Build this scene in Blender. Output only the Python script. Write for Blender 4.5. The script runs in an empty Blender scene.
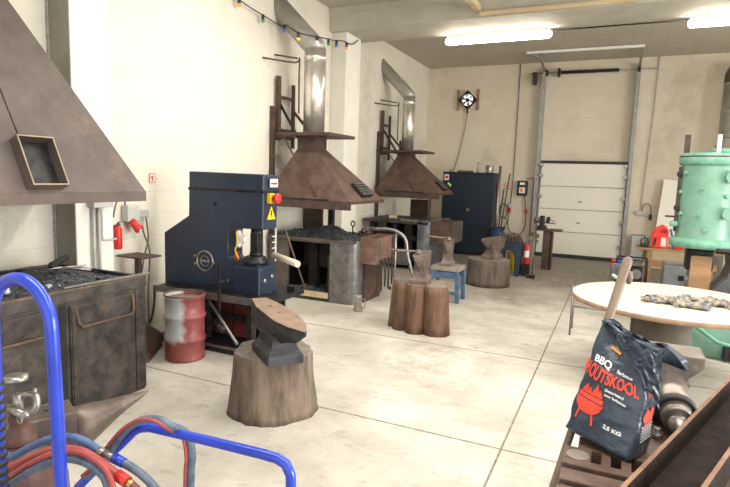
import bpy, bmesh, math, random
from mathutils import Vector, Matrix, Euler, noise
random.seed(7)
C = bpy.context.scene.collection
PI = math.pi
def R(a): return math.radians(a)

# ------------------------------------------------------------------ camera
f, yaw, pitch, roll = 546.15, -.42927, .12337, .032137
cy_, sy_, cp_, sp_ = math.cos(yaw), math.sin(yaw), math.cos(pitch), math.sin(pitch)
fw = Vector((sy_*cp_, cy_*cp_, -sp_)); rt = Vector((cy_, -sy_, 0)); up = rt.cross(fw)
r2 = math.cos(roll)*rt+math.sin(roll)*up; u2 = -math.sin(roll)*rt+math.cos(roll)*up
cam = bpy.data.cameras.new('camera'); co = bpy.data.objects.new('camera', cam); C.objects.link(co)
M = Matrix.Identity(4)
for i in range(3):
    M[i][0] = r2[i]; M[i][1] = u2[i]; M[i][2] = -fw[i]
M[2][3] = 1.8
co.matrix_world = M
cam.sensor_width = 36; cam.lens = f*36/730; cam.clip_start = .02
bpy.context.scene.camera = co

# ------------------------------------------------------------------ world, light, exposure
sc = bpy.context.scene
w = bpy.data.worlds.new('world'); sc.world = w; w.use_nodes = True
w.node_tree.nodes['Background'].inputs[0].default_value = (.86, .93, 1, 1)
w.node_tree.nodes['Background'].inputs[1].default_value = .7
def area(name, loc, rot, sx, sy, power, col):
    l = bpy.data.lights.new(name, 'AREA'); l.shape = 'RECTANGLE'; l.size = sx; l.size_y = sy
    l.energy = power; l.color = col
    o = bpy.data.objects.new(name, l); C.objects.link(o); o.location = loc; o.rotation_euler = rot
    return o
# daylight through the big open roller door in the right hand wall, and through the open bay behind
area('door_daylight', (9.2, 3.4, 1.9), (0, R(74), 0), 3.2, 5.0, 520, (1, .98, .94)).data.spread = R(150)
area('bay_daylight', (0.6, -2.7, 2.5), (R(90), 0, 0), 7, 3.6, 60, (.98, .98, 1))
area('far_door_daylight', (9.2, 10.4, 1.9), (0, R(78), 0), 3.2, 3.6, 200, (1, .95, .86))
# unseen overhead area lights, added to brighten the near and middle bays
area('near_bay_overhead_fill', (.6, 1.2, 4.1), (0, 0, 0), 7, .5, 150, (1, .97, .90))
area('middle_bay_overhead_fill', (.6, 5.2, 4.3), (0, 0, 0), 8, .5, 250, (1, .97, .90))
sc.view_settings.view_transform = 'Standard'; sc.view_settings.look = 'None'
sc.view_settings.gamma = 1; sc.view_settings.use_curve_mapping = False
sc.view_settings.exposure = .42

# ------------------------------------------------------------------ materials
MATS = {}
def mat(name, c1, c2=None, scale=6, rough=.6, metal=0, bump=0, bscale=None, lo=.38, hi=.62, c3=None, c3lo=.6, stretch=(1,1,1),
        detail=6, emit=0, alpha=1, roughvar=0, coat=0, spec=None):
    m = bpy.data.materials.new(name); m.use_nodes = True; nt = m.node_tree; N = nt.nodes; L = nt.links
    b = N['Principled BSDF']; b.inputs['Roughness'].default_value = rough; b.inputs['Metallic'].default_value = metal
    if coat: b.inputs['Coat Weight'].default_value = coat
    if spec is not None: b.inputs['Specular IOR Level'].default_value = spec
    c1 = (*c1, 1); c2 = (*(c2 or c1[:3]), 1)
    tc = N.new('ShaderNodeTexCoord'); mp = N.new('ShaderNodeMapping'); mp.inputs['Scale'].default_value = stretch
    L.new(tc.outputs['Object'], mp.inputs['Vector'])
    n = N.new('ShaderNodeTexNoise'); n.inputs['Scale'].default_value = scale; n.inputs['Detail'].default_value = detail
    n.inputs['Roughness'].default_value = .62
    L.new(mp.outputs[0], n.inputs['Vector'])
    cr = N.new('ShaderNodeValToRGB'); cr.color_ramp.elements[0].position = lo; cr.color_ramp.elements[1].position = hi
    cr.color_ramp.elements[0].color = c1; cr.color_ramp.elements[1].color = c2
    L.new(n.outputs['Fac'], cr.inputs[0]); out = cr.outputs[0]
    if c3:
        n2 = N.new('ShaderNodeTexNoise'); n2.inputs['Scale'].default_value = scale*.37; n2.inputs['Detail'].default_value = 8
        n2.inputs['Roughness'].default_value = .7
        L.new(mp.outputs[0], n2.inputs['Vector'])
        r3 = N.new('ShaderNodeValToRGB'); r3.color_ramp.elements[0].position = c3lo; r3.color_ramp.elements[1].position = min(1, c3lo+.12)
        L.new(n2.outputs['Fac'], r3.inputs[0])
        mx = N.new('ShaderNodeMix'); mx.data_type = 'RGBA'; mx.inputs[7].default_value = (*c3, 1)
        L.new(r3.outputs[0], mx.inputs[0]); L.new(out, mx.inputs[6]); out = mx.outputs[2]
    L.new(out, b.inputs['Base Color'])
    if bump:
        n3 = N.new('ShaderNodeTexNoise'); n3.inputs['Scale'].default_value = bscale or scale*3; n3.inputs['Detail'].default_value = 5
        L.new(mp.outputs[0], n3.inputs['Vector'])
        bp = N.new('ShaderNodeBump'); bp.inputs['Strength'].default_value = bump; bp.inputs['Distance'].default_value = .02
        L.new(n3.outputs['Fac'], bp.inputs['Height']); L.new(bp.outputs[0], b.inputs['Normal'])
    if emit:
        b.inputs['Emission Color'].default_value = c1; b.inputs['Emission Strength'].default_value = emit
    MATS[name] = m
    return m
rust = mat('rusty_sheet_steel', (.078,.047,.035), (.13,.08,.060), 5, .72, .15, .15, c3=(.15,.095,.072), c3lo=.56)
rust2 = mat('brown_painted_steel', (.055,.033,.025), (.095,.057,.042), 7, .6, .15, .12, c3=(.17,.08,.045), c3lo=.6)
hoodm = mat('hood_sheet_steel', (.095,.075,.066), (.14,.11,.097), 3.5, .62, .25, .1, c3=(.19,.13,.10), c3lo=.58)
forgem = mat('forge_sheet_steel', (.026,.024,.023), (.085,.07,.06), 6, .5, .3, .3, c3=(.17,.085,.05), c3lo=.57)
forgeg = mat('greyed_forge_plate', (.085,.072,.066), (.15,.125,.11), 5, .5, .45, .15, c3=(.22,.12,.08), c3lo=.58)
rimm = mat('rusty_angle_iron', (.10,.065,.045), (.17,.11,.075), 12, .7, .1, .1)
darkst = mat('dark_steel', (.018,.018,.021), (.045,.043,.043), 10, .45, .6, .1)
steel = mat('worn_steel', (.28,.26,.25), (.42,.39,.37), 14, .38, .85, .08)
greyst = mat('grey_steel', (.17,.165,.165), (.27,.26,.25), 9, .42, .7, .08)
anvtop = mat('anvil_brown_face', (.28,.19,.14), (.38,.27,.20), 7, .5, .3, .1, c3=(.45,.40,.37), c3lo=.62)
anvbody = mat('anvil_dark_body', (.03,.032,.036), (.065,.068,.075), 7, .5, .4, .25)
anvbrown = mat('anvil_brown_body', (.115,.09,.078), (.25,.19,.16), 8, .5, .35, .25)
galv = mat('galvanised_tube', (.66,.63,.58), (.78,.75,.69), 5, .30, .82, .03)
galvd = mat('galvanised_matt_tube', (.36,.345,.32), (.48,.46,.42), 5, .45, .55, .05)
alu = mat('bare_aluminium_profile', (.27,.27,.26), (.36,.36,.34), 8, .5, .5)
navy = mat('navy_enamel', (.017,.027,.052), (.024,.037,.068), 4, .38, 0, .04, c3=(.03,.045,.075), c3lo=.6)
cabm = mat('cabinet_navy_paint', (.007,.014,.026), (.011,.020,.036), 4, .45, 0, .02)
blue = mat('bright_blue_enamel', (.012,.04,.42), (.018,.055,.52), 10, .28, 0, 0, coat=.3)
bluestool = mat('worn_blue_paint', (.045,.09,.17), (.09,.15,.25), 14, .6, 0, .1, c3=(.25,.22,.2), c3lo=.62)
green = mat('mint_green_paint', (.16,.335,.25), (.21,.40,.305), 5, .42, 0, .12, c3=(.13,.27,.21), c3lo=.64, coat=.15)
greenw = mat('mint_green_chipped_paint', (.13,.33,.24), (.20,.42,.31), 12, .5, 0, .2, c3=(.55,.57,.5), c3lo=.6)
woodtop = mat('pale_table_board', (.60,.53,.44), (.70,.63,.54), 5, .5, 0, .03, stretch=(1,6,1))
woodedge = mat('table_edge_wood', (.26,.16,.10), (.38,.25,.16), 10, .65, 0, .1)
shaft = mat('wooden_shaft', (.16,.115,.08), (.24,.175,.125), 10, .5, 0, .05, stretch=(1,1,.15))
wood = mat('bench_wood', (.28,.15,.07), (.42,.24,.12), 7, .6, 0, .1, stretch=(.3,1,1))
rawwood = mat('raw_pine', (.58,.44,.26), (.70,.55,.35), 8, .6, 0, .05, stretch=(.3,1,1))
stumpm = mat('bark_and_grain', (.075,.056,.042), (.215,.16,.12), 9, .8, 0, 1.0, 14, stretch=(1,1,.22), c3=(.27,.19,.13), c3lo=.6)
stumptop = mat('dusty_stump_top', (.17,.14,.115), (.27,.23,.19), 12, .85, 0, .3)
logm = mat('orange_brown_log', (.085,.045,.027), (.21,.115,.066), 9, .7, 0, 1.0, 14, stretch=(1,1,.22), c3=(.07,.045,.033), c3lo=.6)
stave = mat('grey_brown_log', (.07,.053,.042), (.17,.13,.105), 10, .75, 0, .5, 14, stretch=(1,1,.14))
coalm = mat('blue_black_coal', (.015,.017,.022), (.10,.11,.125), 40, .42, .1, .8, 60)
coallump = mat('coal_lump', (.02,.022,.027), (.12,.13,.14), 18, .4, .1, .3)
ash = mat('pale_ash', (.35,.35,.36), (.6,.6,.6), 20, .8, 0, .3)
white = mat('white_enamel', (.78,.76,.72), None, 5, .4)
plasw = mat('light_grey_plastic', (.42,.42,.40), (.48,.48,.46), 5, .45)
black = mat('black_rubber', (.012,.012,.013), (.025,.025,.026), 12, .55)
blackp = mat('black_powder_coat', (.01,.01,.012), (.02,.02,.022), 12, .4)
voidm = mat('dull_black', (.012,.011,.010), (.02,.018,.016), 6, .9)  # even near-black for hollows, gaps, holes and dark inner parts
redp = mat('red_paint', (.55,.022,.018), (.62,.03,.025), 10, .35)
redd = mat('dull_red_panel', (.09,.010,.008), (.12,.015,.012), 8, .6)
yel = mat('yellow_paint', (.75,.52,.02), None, 8, .45)
drumm = None
redhose = mat('red_hose_rubber', (.30,.045,.042), (.40,.08,.07), 20, .5)
bluehose = mat('grey_blue_hose_rubber', (.06,.085,.13), (.13,.165,.225), 24, .5)
bluehose2 = mat('blue_hose_rubber', (.045,.10,.24), (.09,.16,.32), 24, .5)
brass = mat('brass', (.38,.28,.14), (.45,.34,.18), 10, .4, .8)
chrome = mat('chrome', (.27,.26,.25), (.40,.385,.37), 10, .32, .9)
cylm = mat('maroon_gas_bottle_paint', (.075,.032,.027), (.125,.055,.043), 12, .5, 0, .1)
bagm = mat('dark_blue_plastic_sack', (.026,.038,.058), (.052,.070,.098), 6, .30, 0, .5, 18, c3=(.07,.09,.12), c3lo=.6)
bagred = mat('red_print', (.72,.055,.03), (.80,.075,.04), 20, .5)
bagwhite = mat('white_print', (.8,.8,.8), None, 20, .5)
orange = mat('orange_print', (.85,.25,.03), None, 20, .5)
glove = mat('dirty_glove_leather', (.13,.115,.095), (.46,.41,.34), 26, .85, 0, .4)
cable = mat('grey_brown_cable', (.12,.09,.08), None, 10, .5)
conduit = mat('grey_conduit', (.42,.41,.38), (.48,.47,.44), 10, .4)
beamst = mat('dark_brown_beam_steel', (.014,.009,.007), (.034,.020,.015), 16, .8, 0, .25, c3=(.07,.038,.026), c3lo=.64, spec=.2)
beamlip = mat('rubbed_brown_edge', (.20,.105,.065), (.30,.165,.105), 14, .5, .3, .1)
platem = mat('brown_slotted_iron', (.11,.068,.052), (.18,.115,.088), 10, .6, .2, .2, c3=(.25,.20,.17), c3lo=.64)
visem = mat('bench_vise_iron', (.20,.165,.145), (.30,.255,.225), 12, .4, .6, .1)
panelw = mat('door_panel_cream', (.74,.70,.61), None, 4, .45)
boardw = mat('white_board', (.82,.79,.70), None, 4, .45)

def wallmat(name, c1, c2, bs=(1.9, .24)):
    m = mat(name, c1, c2, 1.3, .8, 0, .25, 30, lo=.3, hi=.7, c3=tuple(k*.80 for k in c1), c3lo=.54)
    nt = m.node_tree; N = nt.nodes; L = nt.links; b = N['Principled BSDF']
    return m
cream = wallmat('cream_plaster_wall', (.66,.615,.52), (.73,.685,.59))
cream2 = wallmat('cream_back_wall', (.64,.565,.44), (.70,.63,.505))
colm = mat('white_painted_concrete', (.74,.71,.64), (.80,.77,.70), 3, .7, 0, .1)
# painted block back wall: faint courses
def brick_bump(m, sx, sz, plane):
    nt = m.node_tree; N = nt.nodes; L = nt.links; b = N['Principled BSDF']
    tc = N.new('ShaderNodeTexCoord'); sp = N.new('ShaderNodeSeparateXYZ'); cb = N.new('ShaderNodeCombineXYZ')
    L.new(tc.outputs['Object'], sp.inputs[0])
    L.new(sp.outputs['X' if plane == 'x' else 'Y'], cb.inputs['X']); L.new(sp.outputs['Z'], cb.inputs['Y'])
    br = N.new('ShaderNodeTexBrick'); br.inputs['Scale'].default_value = 1; br.inputs['Brick Width'].default_value = sx
    br.inputs['Row Height'].default_value = sz; br.inputs['Mortar Size'].default_value = .012; br.inputs['Mortar Smooth'].default_value = .8
    L.new(cb.outputs[0], br.inputs['Vector'])
    old = [n for n in N if n.type == 'BUMP'][0]
    bp = N.new('ShaderNodeBump'); bp.invert = True; bp.inputs['Strength'].default_value = .35; bp.inputs['Distance'].default_value = .01
    L.new(br.outputs['Fac'], bp.inputs['Height']); L.new(old.outputs[0], bp.inputs['Normal']); L.new(bp.outputs[0], b.inputs['Normal'])
brick_bump(cream, .6, .25, 'y'); brick_bump(cream2, .6, .25, 'x')

def floormat():
    m = mat('concrete_floor', (.42,.385,.325), (.64,.605,.54), 1.6, .62, 0, .12, 26, lo=.33, hi=.66, c3=(.34,.30,.24), c3lo=.57)
    nt = m.node_tree; N = nt.nodes; L = nt.links; b = N['Principled BSDF']
    base = b.inputs['Base Color'].links[0].from_socket
    tc = N.new('ShaderNodeTexCoord'); sp = N.new('ShaderNodeSeparateXYZ'); L.new(tc.outputs['Object'], sp.inputs[0])
    # darker worn grit by the roller door (a stained patch of its own)
    nz = N.new('ShaderNodeTexNoise'); nz.inputs['Scale'].default_value = 1.1; nz.inputs['Detail'].default_value = 7; L.new(tc.outputs['Object'], nz.inputs['Vector'])
    ma = N.new('ShaderNodeMath'); ma.operation = 'MULTIPLY_ADD'; ma.inputs[1].default_value = 5.0; L.new(nz.outputs['Fac'], ma.inputs[0]); L.new(sp.outputs['Y'], ma.inputs[2])
    rp = N.new('ShaderNodeMapRange'); rp.inputs[1].default_value = 5.0; rp.inputs[2].default_value = 7.6; L.new(ma.outputs[0], rp.inputs[0])
    sm = N.new('ShaderNodeMath'); sm.operation = 'MULTIPLY'; sm.inputs[1].default_value = .85; L.new(rp.outputs[0], sm.inputs[0])
    g2 = N.new('ShaderNodeTexNoise'); g2.inputs['Scale'].default_value = 14; g2.inputs['Detail'].default_value = 6; L.new(tc.outputs['Object'], g2.inputs['Vector'])
    cr = N.new('ShaderNodeValToRGB'); cr.color_ramp.elements[0].color = (.12,.10,.075,1); cr.color_ramp.elements[1].color = (.30,.26,.205,1)
    cr.color_ramp.elements[0].position = .35; cr.color_ramp.elements[1].position = .65
    L.new(g2.outputs['Fac'], cr.inputs[0])
    mx = N.new('ShaderNodeMix'); mx.data_type = 'RGBA'; L.new(sm.outputs[0], mx.inputs[0]); L.new(base, mx.inputs[6]); L.new(cr.outputs[0], mx.inputs[7])
    # fine brown scuffs and oil spots
    g3 = N.new('ShaderNodeTexNoise'); g3.inputs['Scale'].default_value = 7; g3.inputs['Detail'].default_value = 9; g3.inputs['Roughness'].default_value = .75
    mp = N.new('ShaderNodeMapping'); mp.inputs['Scale'].default_value = (1, 2.2, 1); L.new(tc.outputs['Object'], mp.inputs[0]); L.new(mp.outputs[0], g3.inputs['Vector'])
    r3 = N.new('ShaderNodeMapRange'); r3.inputs[1].default_value = .54; r3.inputs[2].default_value = .76; r3.inputs[4].default_value = .8; L.new(g3.outputs['Fac'], r3.inputs[0])
    m2 = N.new('ShaderNodeMix'); m2.data_type = 'RGBA'; m2.inputs[7].default_value = (.22,.17,.12,1); L.new(r3.outputs[0], m2.inputs[0]); L.new(mx.outputs[2], m2.inputs[6])
    L.new(m2.outputs[2], b.inputs['Base Color'])
    return m
floorm = floormat()

def ceilmat():
    m = mat('ceiling_planks', (.46,.42,.35), (.50,.46,.39), 1.5, .7, 0, .05)
    nt = m.node_tree; N = nt.nodes; L = nt.links; b = N['Principled BSDF']
    base = b.inputs['Base Color'].links[0].from_socket
    tc = N.new('ShaderNodeTexCoord'); sp = N.new('ShaderNodeSeparateXYZ'); L.new(tc.outputs['Object'], sp.inputs[0])
    a = N.new('ShaderNodeMath'); a.operation = 'MULTIPLY'; a.inputs[1].default_value = 1/.3; L.new(sp.outputs['X'], a.inputs[0])
    fr = N.new('ShaderNodeMath'); fr.operation = 'FRACT'; L.new(a.outputs[0], fr.inputs[0])
    lt = N.new('ShaderNodeMath'); lt.operation = 'LESS_THAN'; lt.inputs[1].default_value = .05; L.new(fr.outputs[0], lt.inputs[0])
    mx = N.new('ShaderNodeMix'); mx.data_type = 'RGBA'; mx.inputs[7].default_value = (.41,.375,.31,1); L.new(lt.outputs[0], mx.inputs[0]); L.new(base, mx.inputs[6])
    L.new(mx.outputs[2], b.inputs['Base Color'])
    return m
ceilm = ceilmat()

def drummat():
    m = mat('faded_red_drum_paint', (.19,.040,.040), (.27,.07,.068), 6, .42, .1, .05)
    nt = m.node_tree; N = nt.nodes; L = nt.links; b = N['Principled BSDF']
    base = b.inputs['Base Color'].links[0].from_socket
    tc = N.new('ShaderNodeTexCoord'); sp = N.new('ShaderNodeSeparateXYZ'); L.new(tc.outputs['Object'], sp.inputs[0])
    nz = N.new('ShaderNodeTexNoise'); nz.inputs['Scale'].default_value = 9; nz.inputs['Detail'].default_value = 5; L.new(tc.outputs['Object'], nz.inputs['Vector'])
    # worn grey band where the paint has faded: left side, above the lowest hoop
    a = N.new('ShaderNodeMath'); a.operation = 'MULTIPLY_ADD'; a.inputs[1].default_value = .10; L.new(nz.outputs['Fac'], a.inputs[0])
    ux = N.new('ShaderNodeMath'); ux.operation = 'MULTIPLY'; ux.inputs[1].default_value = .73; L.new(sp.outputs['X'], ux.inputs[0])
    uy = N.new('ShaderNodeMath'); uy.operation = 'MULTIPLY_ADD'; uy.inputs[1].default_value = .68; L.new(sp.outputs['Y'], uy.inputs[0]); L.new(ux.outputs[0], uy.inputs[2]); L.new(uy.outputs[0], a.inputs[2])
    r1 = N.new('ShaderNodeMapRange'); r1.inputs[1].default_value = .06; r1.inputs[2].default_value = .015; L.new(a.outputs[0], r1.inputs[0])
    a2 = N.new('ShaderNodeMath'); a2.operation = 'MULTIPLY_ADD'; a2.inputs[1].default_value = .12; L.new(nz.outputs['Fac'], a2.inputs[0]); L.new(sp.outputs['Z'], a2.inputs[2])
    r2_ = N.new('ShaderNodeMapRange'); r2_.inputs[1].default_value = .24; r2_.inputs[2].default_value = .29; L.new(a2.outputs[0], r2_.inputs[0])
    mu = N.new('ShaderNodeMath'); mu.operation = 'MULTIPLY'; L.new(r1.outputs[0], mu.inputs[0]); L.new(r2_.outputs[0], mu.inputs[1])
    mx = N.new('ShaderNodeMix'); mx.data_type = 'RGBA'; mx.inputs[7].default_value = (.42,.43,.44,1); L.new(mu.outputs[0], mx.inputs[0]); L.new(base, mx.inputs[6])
    L.new(mx.outputs[2], b.inputs['Base Color'])
    return m
drumm = drummat()

# ------------------------------------------------------------------ mesh helpers
class MB:
    def __init__(s): s.bm = bmesh.new()
    def _q(s, vs, faces, smooth=False):
        v = [s.bm.verts.new(p) for p in vs]
        for fc in faces:
            try:
                fa = s.bm.faces.new([v[i] for i in fc]); fa.smooth = smooth
            except ValueError: pass
        return v
    def box(s, x0, x1, y0, y1, z0, z1, M=None):
        vs = [Vector((x, y, z)) for z in (z0, z1) for y in (y0, y1) for x in (x0, x1)]
        if M is not None: vs = [M @ v for v in vs]
        s._q(vs, [(0,2,3,1),(4,5,7,6),(0,1,5,4),(2,6,7,3),(0,4,6,2),(1,3,7,5)]); return s
    def obox(s, c, size, rot=(0,0,0)):
        M = Matrix.Translation(c) @ Euler(rot).to_matrix().to_4x4()
        a, b, d = [k/2 for k in size]; return s.box(-a, a, -b, b, -d, d, M)
    def bar(s, p, q, w, h=None, upv=(0,0,1)):
        p = Vector(p); q = Vector(q); h = h or w; d = (q-p); L = d.length; d.normalize()
        u = Vector(upv)
        if abs(d.dot(u)) > .98: u = Vector((1,0,0))
        sd = d.cross(u).normalized(); u = sd.cross(d)
        M = Matrix((( d.x, sd.x, u.x, p.x),(d.y, sd.y, u.y, p.y),(d.z, sd.z, u.z, p.z),(0,0,0,1)))
        return s.box(0, L, -w/2, w/2, -h/2, h/2, M)
    def rings(s, rings, cap=True, closed=False, smooth=True):
        V = [[s.bm.verts.new(p) for p in r] for r in rings]; n = len(rings[0]); m = len(V)
        for i in range(m if closed else m-1):
            a = V[i]; b = V[(i+1) % m]
            for j in range(n):
                fa = s.bm.faces.new((a[j], a[(j+1)%n], b[(j+1)%n], b[j])); fa.smooth = smooth
        if cap and not closed:
            s.bm.faces.new(V[0][::-1]); s.bm.faces.new(V[-1])
        return s
    def tube(s, pts, r, seg=10, cap=True, closed=False):
        pts = [Vector(p) for p in pts]; n = len(pts); rs = r if isinstance(r, (list, tuple)) else [r]*n
        rings = []; prev = None
        for i, p in enumerate(pts):
            a = pts[(i-1) % n] if (closed or i > 0) else p; b = pts[(i+1) % n] if (closed or i < n-1) else p
            t = (b-a).normalized()
            if prev is None:
                u = Vector((0,0,1)) if abs(t.z) < .9 else Vector((1,0,0)); u = (u-t*u.dot(t)).normalized()
            else: u = (prev-t*prev.dot(t)).normalized()
            prev = u; v = t.cross(u)
            rings.append([p+(u*math.cos(k*2*PI/seg)+v*math.sin(k*2*PI/seg))*rs[i] for k in range(seg)])
        return s.rings(rings, cap, closed)
    def cyl(s, p, q, r, r2=None, seg=20): return s.tube([p, q], [r, r if r2 is None else r2], seg)
    def lathe(s, prof, c=(0,0,0), seg=28, axis='z', cap=True):
        c = Vector(c); rings = []
        for (r, h) in prof:
            ring = []
            for k in range(seg):
                a = 2*PI*k/seg; x, y = r*math.cos(a), r*math.sin(a)
                ring.append(c+(Vector((x,y,h)) if axis == 'z' else Vector((x,h,y)) if axis == 'y' else Vector((h,x,y))))
            rings.append(ring)
        return s.rings(rings, cap)
    def sph(s, c, r, sc=(1,1,1), seg=12):
        M = Matrix.Translation(c) @ Matrix.Diagonal((*[r*k for k in sc], 1))
        g = bmesh.ops.create_uvsphere(s.bm, u_segments=seg, v_segments=max(6, seg*2//3), radius=1, matrix=M)
        for v in g['verts']:
            for fa in v.link_faces: fa.smooth = True
        return s
    def lump(s, c, r, seed=0, sub=1, sq=(1,1,.7)):
        g = bmesh.ops.create_icosphere(s.bm, subdivisions=sub, radius=1, matrix=Matrix.Identity(4))
        for v in g['verts']:
            d = v.co.normalized(); k = .75+.5*noise.noise(d*1.7+Vector((seed*3.1, seed*1.7, 0)))
            v.co = Vector(c)+Vector((d.x*sq[0], d.y*sq[1], d.z*sq[2]))*r*k
        return s
    def prism(s, poly, a0, a1, plane='xz', M=None):
        def P(u, v, w_): return Vector((u, w_, v)) if plane == 'xz' else Vector((w_, u, v)) if plane == 'yz' else Vector((u, v, w_))
        A = [P(u, v, a0) for u, v in poly]; B = [P(u, v, a1) for u, v in poly]
        if M is not None: A = [M@p for p in A]; B = [M@p for p in B]
        return s.rings([A, B], True, smooth=False)
    def text(s, body, size, M, depth=.0006, fn=None, bold=0, sx=1):
        cu = bpy.data.curves.new('lettering', 'FONT'); cu.body = body; cu.size = size; cu.extrude = depth; cu.offset = bold
        cu.align_x = 'CENTER'; cu.align_y = 'CENTER'
        ob = bpy.data.objects.new('lettering', cu); C.objects.link(ob)
        bpy.context.view_layer.update()
        me = bpy.data.meshes.new_from_object(ob.evaluated_get(bpy.context.evaluated_depsgraph_get()))
        for v in me.vertices:
            p = Vector((v.co.x*sx, v.co.y, v.co.z)); v.co = (fn(p) if fn else M@p)
        s.bm.from_mesh(me)
        bpy.data.objects.remove(ob); bpy.data.curves.remove(cu); bpy.data.meshes.remove(me)
        return s
    def build(s, name, m, parent=None, bevel=0, world=True, solid=0, label=None, sub=0):
        bmesh.ops.recalc_face_normals(s.bm, faces=s.bm.faces)
        if parent is not None and world: s.bm.transform(wm(parent).inverted())
        me = bpy.data.meshes.new(name)
        org = None
        if parent is None:
            lo = Vector((1e9,)*3); hi = -lo
            for v in s.bm.verts:
                for i in range(3): lo[i] = min(lo[i], v.co[i]); hi[i] = max(hi[i], v.co[i])
            org = Vector(((lo.x+hi.x)/2, (lo.y+hi.y)/2, lo.z)); s.bm.transform(Matrix.Translation(-org))
        s.bm.to_mesh(me); s.bm.free(); me.materials.append(m)
        o = bpy.data.objects.new(name, me); C.objects.link(o)
        if org is not None: o.location = org
        if parent is not None: o.parent = parent
        if solid:
            k = o.modifiers.new('solid', 'SOLIDIFY'); k.thickness = solid; k.offset = 0
        if bevel:
            k = o.modifiers.new('bevel', 'BEVEL'); k.width = bevel; k.segments = 2; k.limit_method = 'ANGLE'; k.angle_limit = R(40)
        if sub:
            k = o.modifiers.new('sub', 'SUBSURF'); k.levels = sub; k.render_levels = sub
        if label: o['label'] = label
        return o
def wm(o):
    m = Matrix.Translation(o.location) @ o.rotation_euler.to_matrix().to_4x4()
    return wm(o.parent) @ m if o.parent else m
def tag(o, label, cat, group=None):
    o['label'] = label; o['category'] = cat
    if group: o['group'] = group
    return o
def thing(name, label, cat, loc, rz=0, group=None):
    o = bpy.data.objects.new(name, None); C.objects.link(o); o.empty_display_size = .05
    o.location = loc; o.rotation_euler = (0, 0, rz); return tag(o, label, cat, group)
def stuff(o, label=None, cat=None):
    o['kind'] = 'stuff'
    if label: o['label'] = label
    if cat: o['category'] = cat
    return o
def struct(o): o['kind'] = 'structure'; return o
def copy_tree(o, parent=None):
    c = o.copy(); C.objects.link(c)
    if parent is not None: c.parent = parent
    for ch in list(o.children): copy_tree(ch, c)
    return c
def smooth_path(pts, n=6):
    pts = [Vector(p) for p in pts]; out = []
    for i in range(len(pts)-1):
        p0 = pts[max(i-1, 0)]; p1 = pts[i]; p2 = pts[i+1]; p3 = pts[min(i+2, len(pts)-1)]
        for k in range(n):
            t = k/n
            out.append(.5*((2*p1)+(p2-p0)*t+(2*p0-5*p1+4*p2-p3)*t*t+(3*p1-p0-3*p2+p3)*t**3))
    out.append(pts[-1]); return out

# ------------------------------------------------------------------ room shell
XL, XR, YB, YF, ZC = -4.69, 9.5, 13.92, -3.0, 4.6
struct(MB().box(XL-.3, XR+.3, YF-.3, YB+.3, -.2, 0).build('floor', floorm))
struct(MB().box(XL-.3, XR+.3, YF-.3, YB+.3, ZC, ZC+.2).build('ceiling', ceilm))
struct(MB().box(XL-.3, XL, YF-.3, YB+.3, -.2, ZC+.2).build('wall_left', cream))
struct(MB().box(XL, XR+.3, YB, YB+.3, -.2, ZC+.2).build('wall_back', cream2))
b = MB()
for y0, y1, z0, z1 in ((YF, .6, 0, ZC), (6.0, 8.4, 0, ZC), (12.0, YB, 0, ZC), (.6, 6.0, 4.3, ZC), (8.4, 12.0, 4.1, ZC)):
    b.box(XR, XR+.3, y0, y1, z0, z1)
struct(b.build('wall_right', cream))
b = MB(); b.box(XL, -3.0, YF-.3, YF, 0, ZC); b.box(4.2, XR, YF-.3, YF, 0, ZC); b.box(-3, 4.2, YF-.3, YF, 4.3, ZC); b.box(-3, 4.2, YF-.3, YF, 0, .7)
struct(b.build('wall_front', cream))
# saw cuts in the floor slab
cut = mat('sawcut_line', (.15,.12,.09), (.30,.26,.20), 12, .9)
b = MB()
for y in (3.57, 5.60): b.box(XL, XR, y-.007, y+.007, .0, .0012)
b2 = MB()
b2.box(-.585, -.571, YF, 11.0, .0, .0012)
struct(b.build('trim_1', cut)); struct(b2.build('trim_2', cut))
beamm = mat('greyish_beam_paint', (.46,.43,.36), (.53,.50,.43), 3, .75, 0, .1)
# columns and cross beams
for i, y in enumerate((3.36, 8.6)):
    struct(MB().box(XL, -4.4, y, y+(.40 if i == 0 else .57), 0, 4.22).build('trim_%d' % (3+i), colm, bevel=.01))
struct(MB().box(XL, -4.405, 3.355, 3.36, 0, 4.22).build('trim_10', mat('grey_column_side', (.25,.235,.20), (.31,.29,.25), 3, .85, 0, .15)))  # thin grey layer over the camera side of the near column
struct(MB().box(XL, -4.66, 3.345, 3.357, 0, 4.22).build('trim_11', mat('mortar_strip', (.30,.31,.32), (.45,.45,.45), 20, .9, 0, .4)))
for i, y in enumerate((8.5, 3.2)):
    b = MB(); b.box(XL, XR, y, y+.9, 4.22, 4.6); b.box(XL, XR, y-.03, y, 4.50, 4.6)
    struct(b.build('trim_%d' % (5+i), beamm, bevel=.008))
struct(MB().box(-2.10, .02, 8.43, 8.47, 4.23, 4.29).build('trim_7', rawwood, bevel=.004))
struct(MB().box(-2.18, -2.09, 6.4, 8.47, 4.30, 4.40).build('trim_8', rawwood, bevel=.004))
struct(MB().box(.02, .10, 6.4, 8.47, 4.30, 4.40).build('trim_9', rawwood, bevel=.004))

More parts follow.
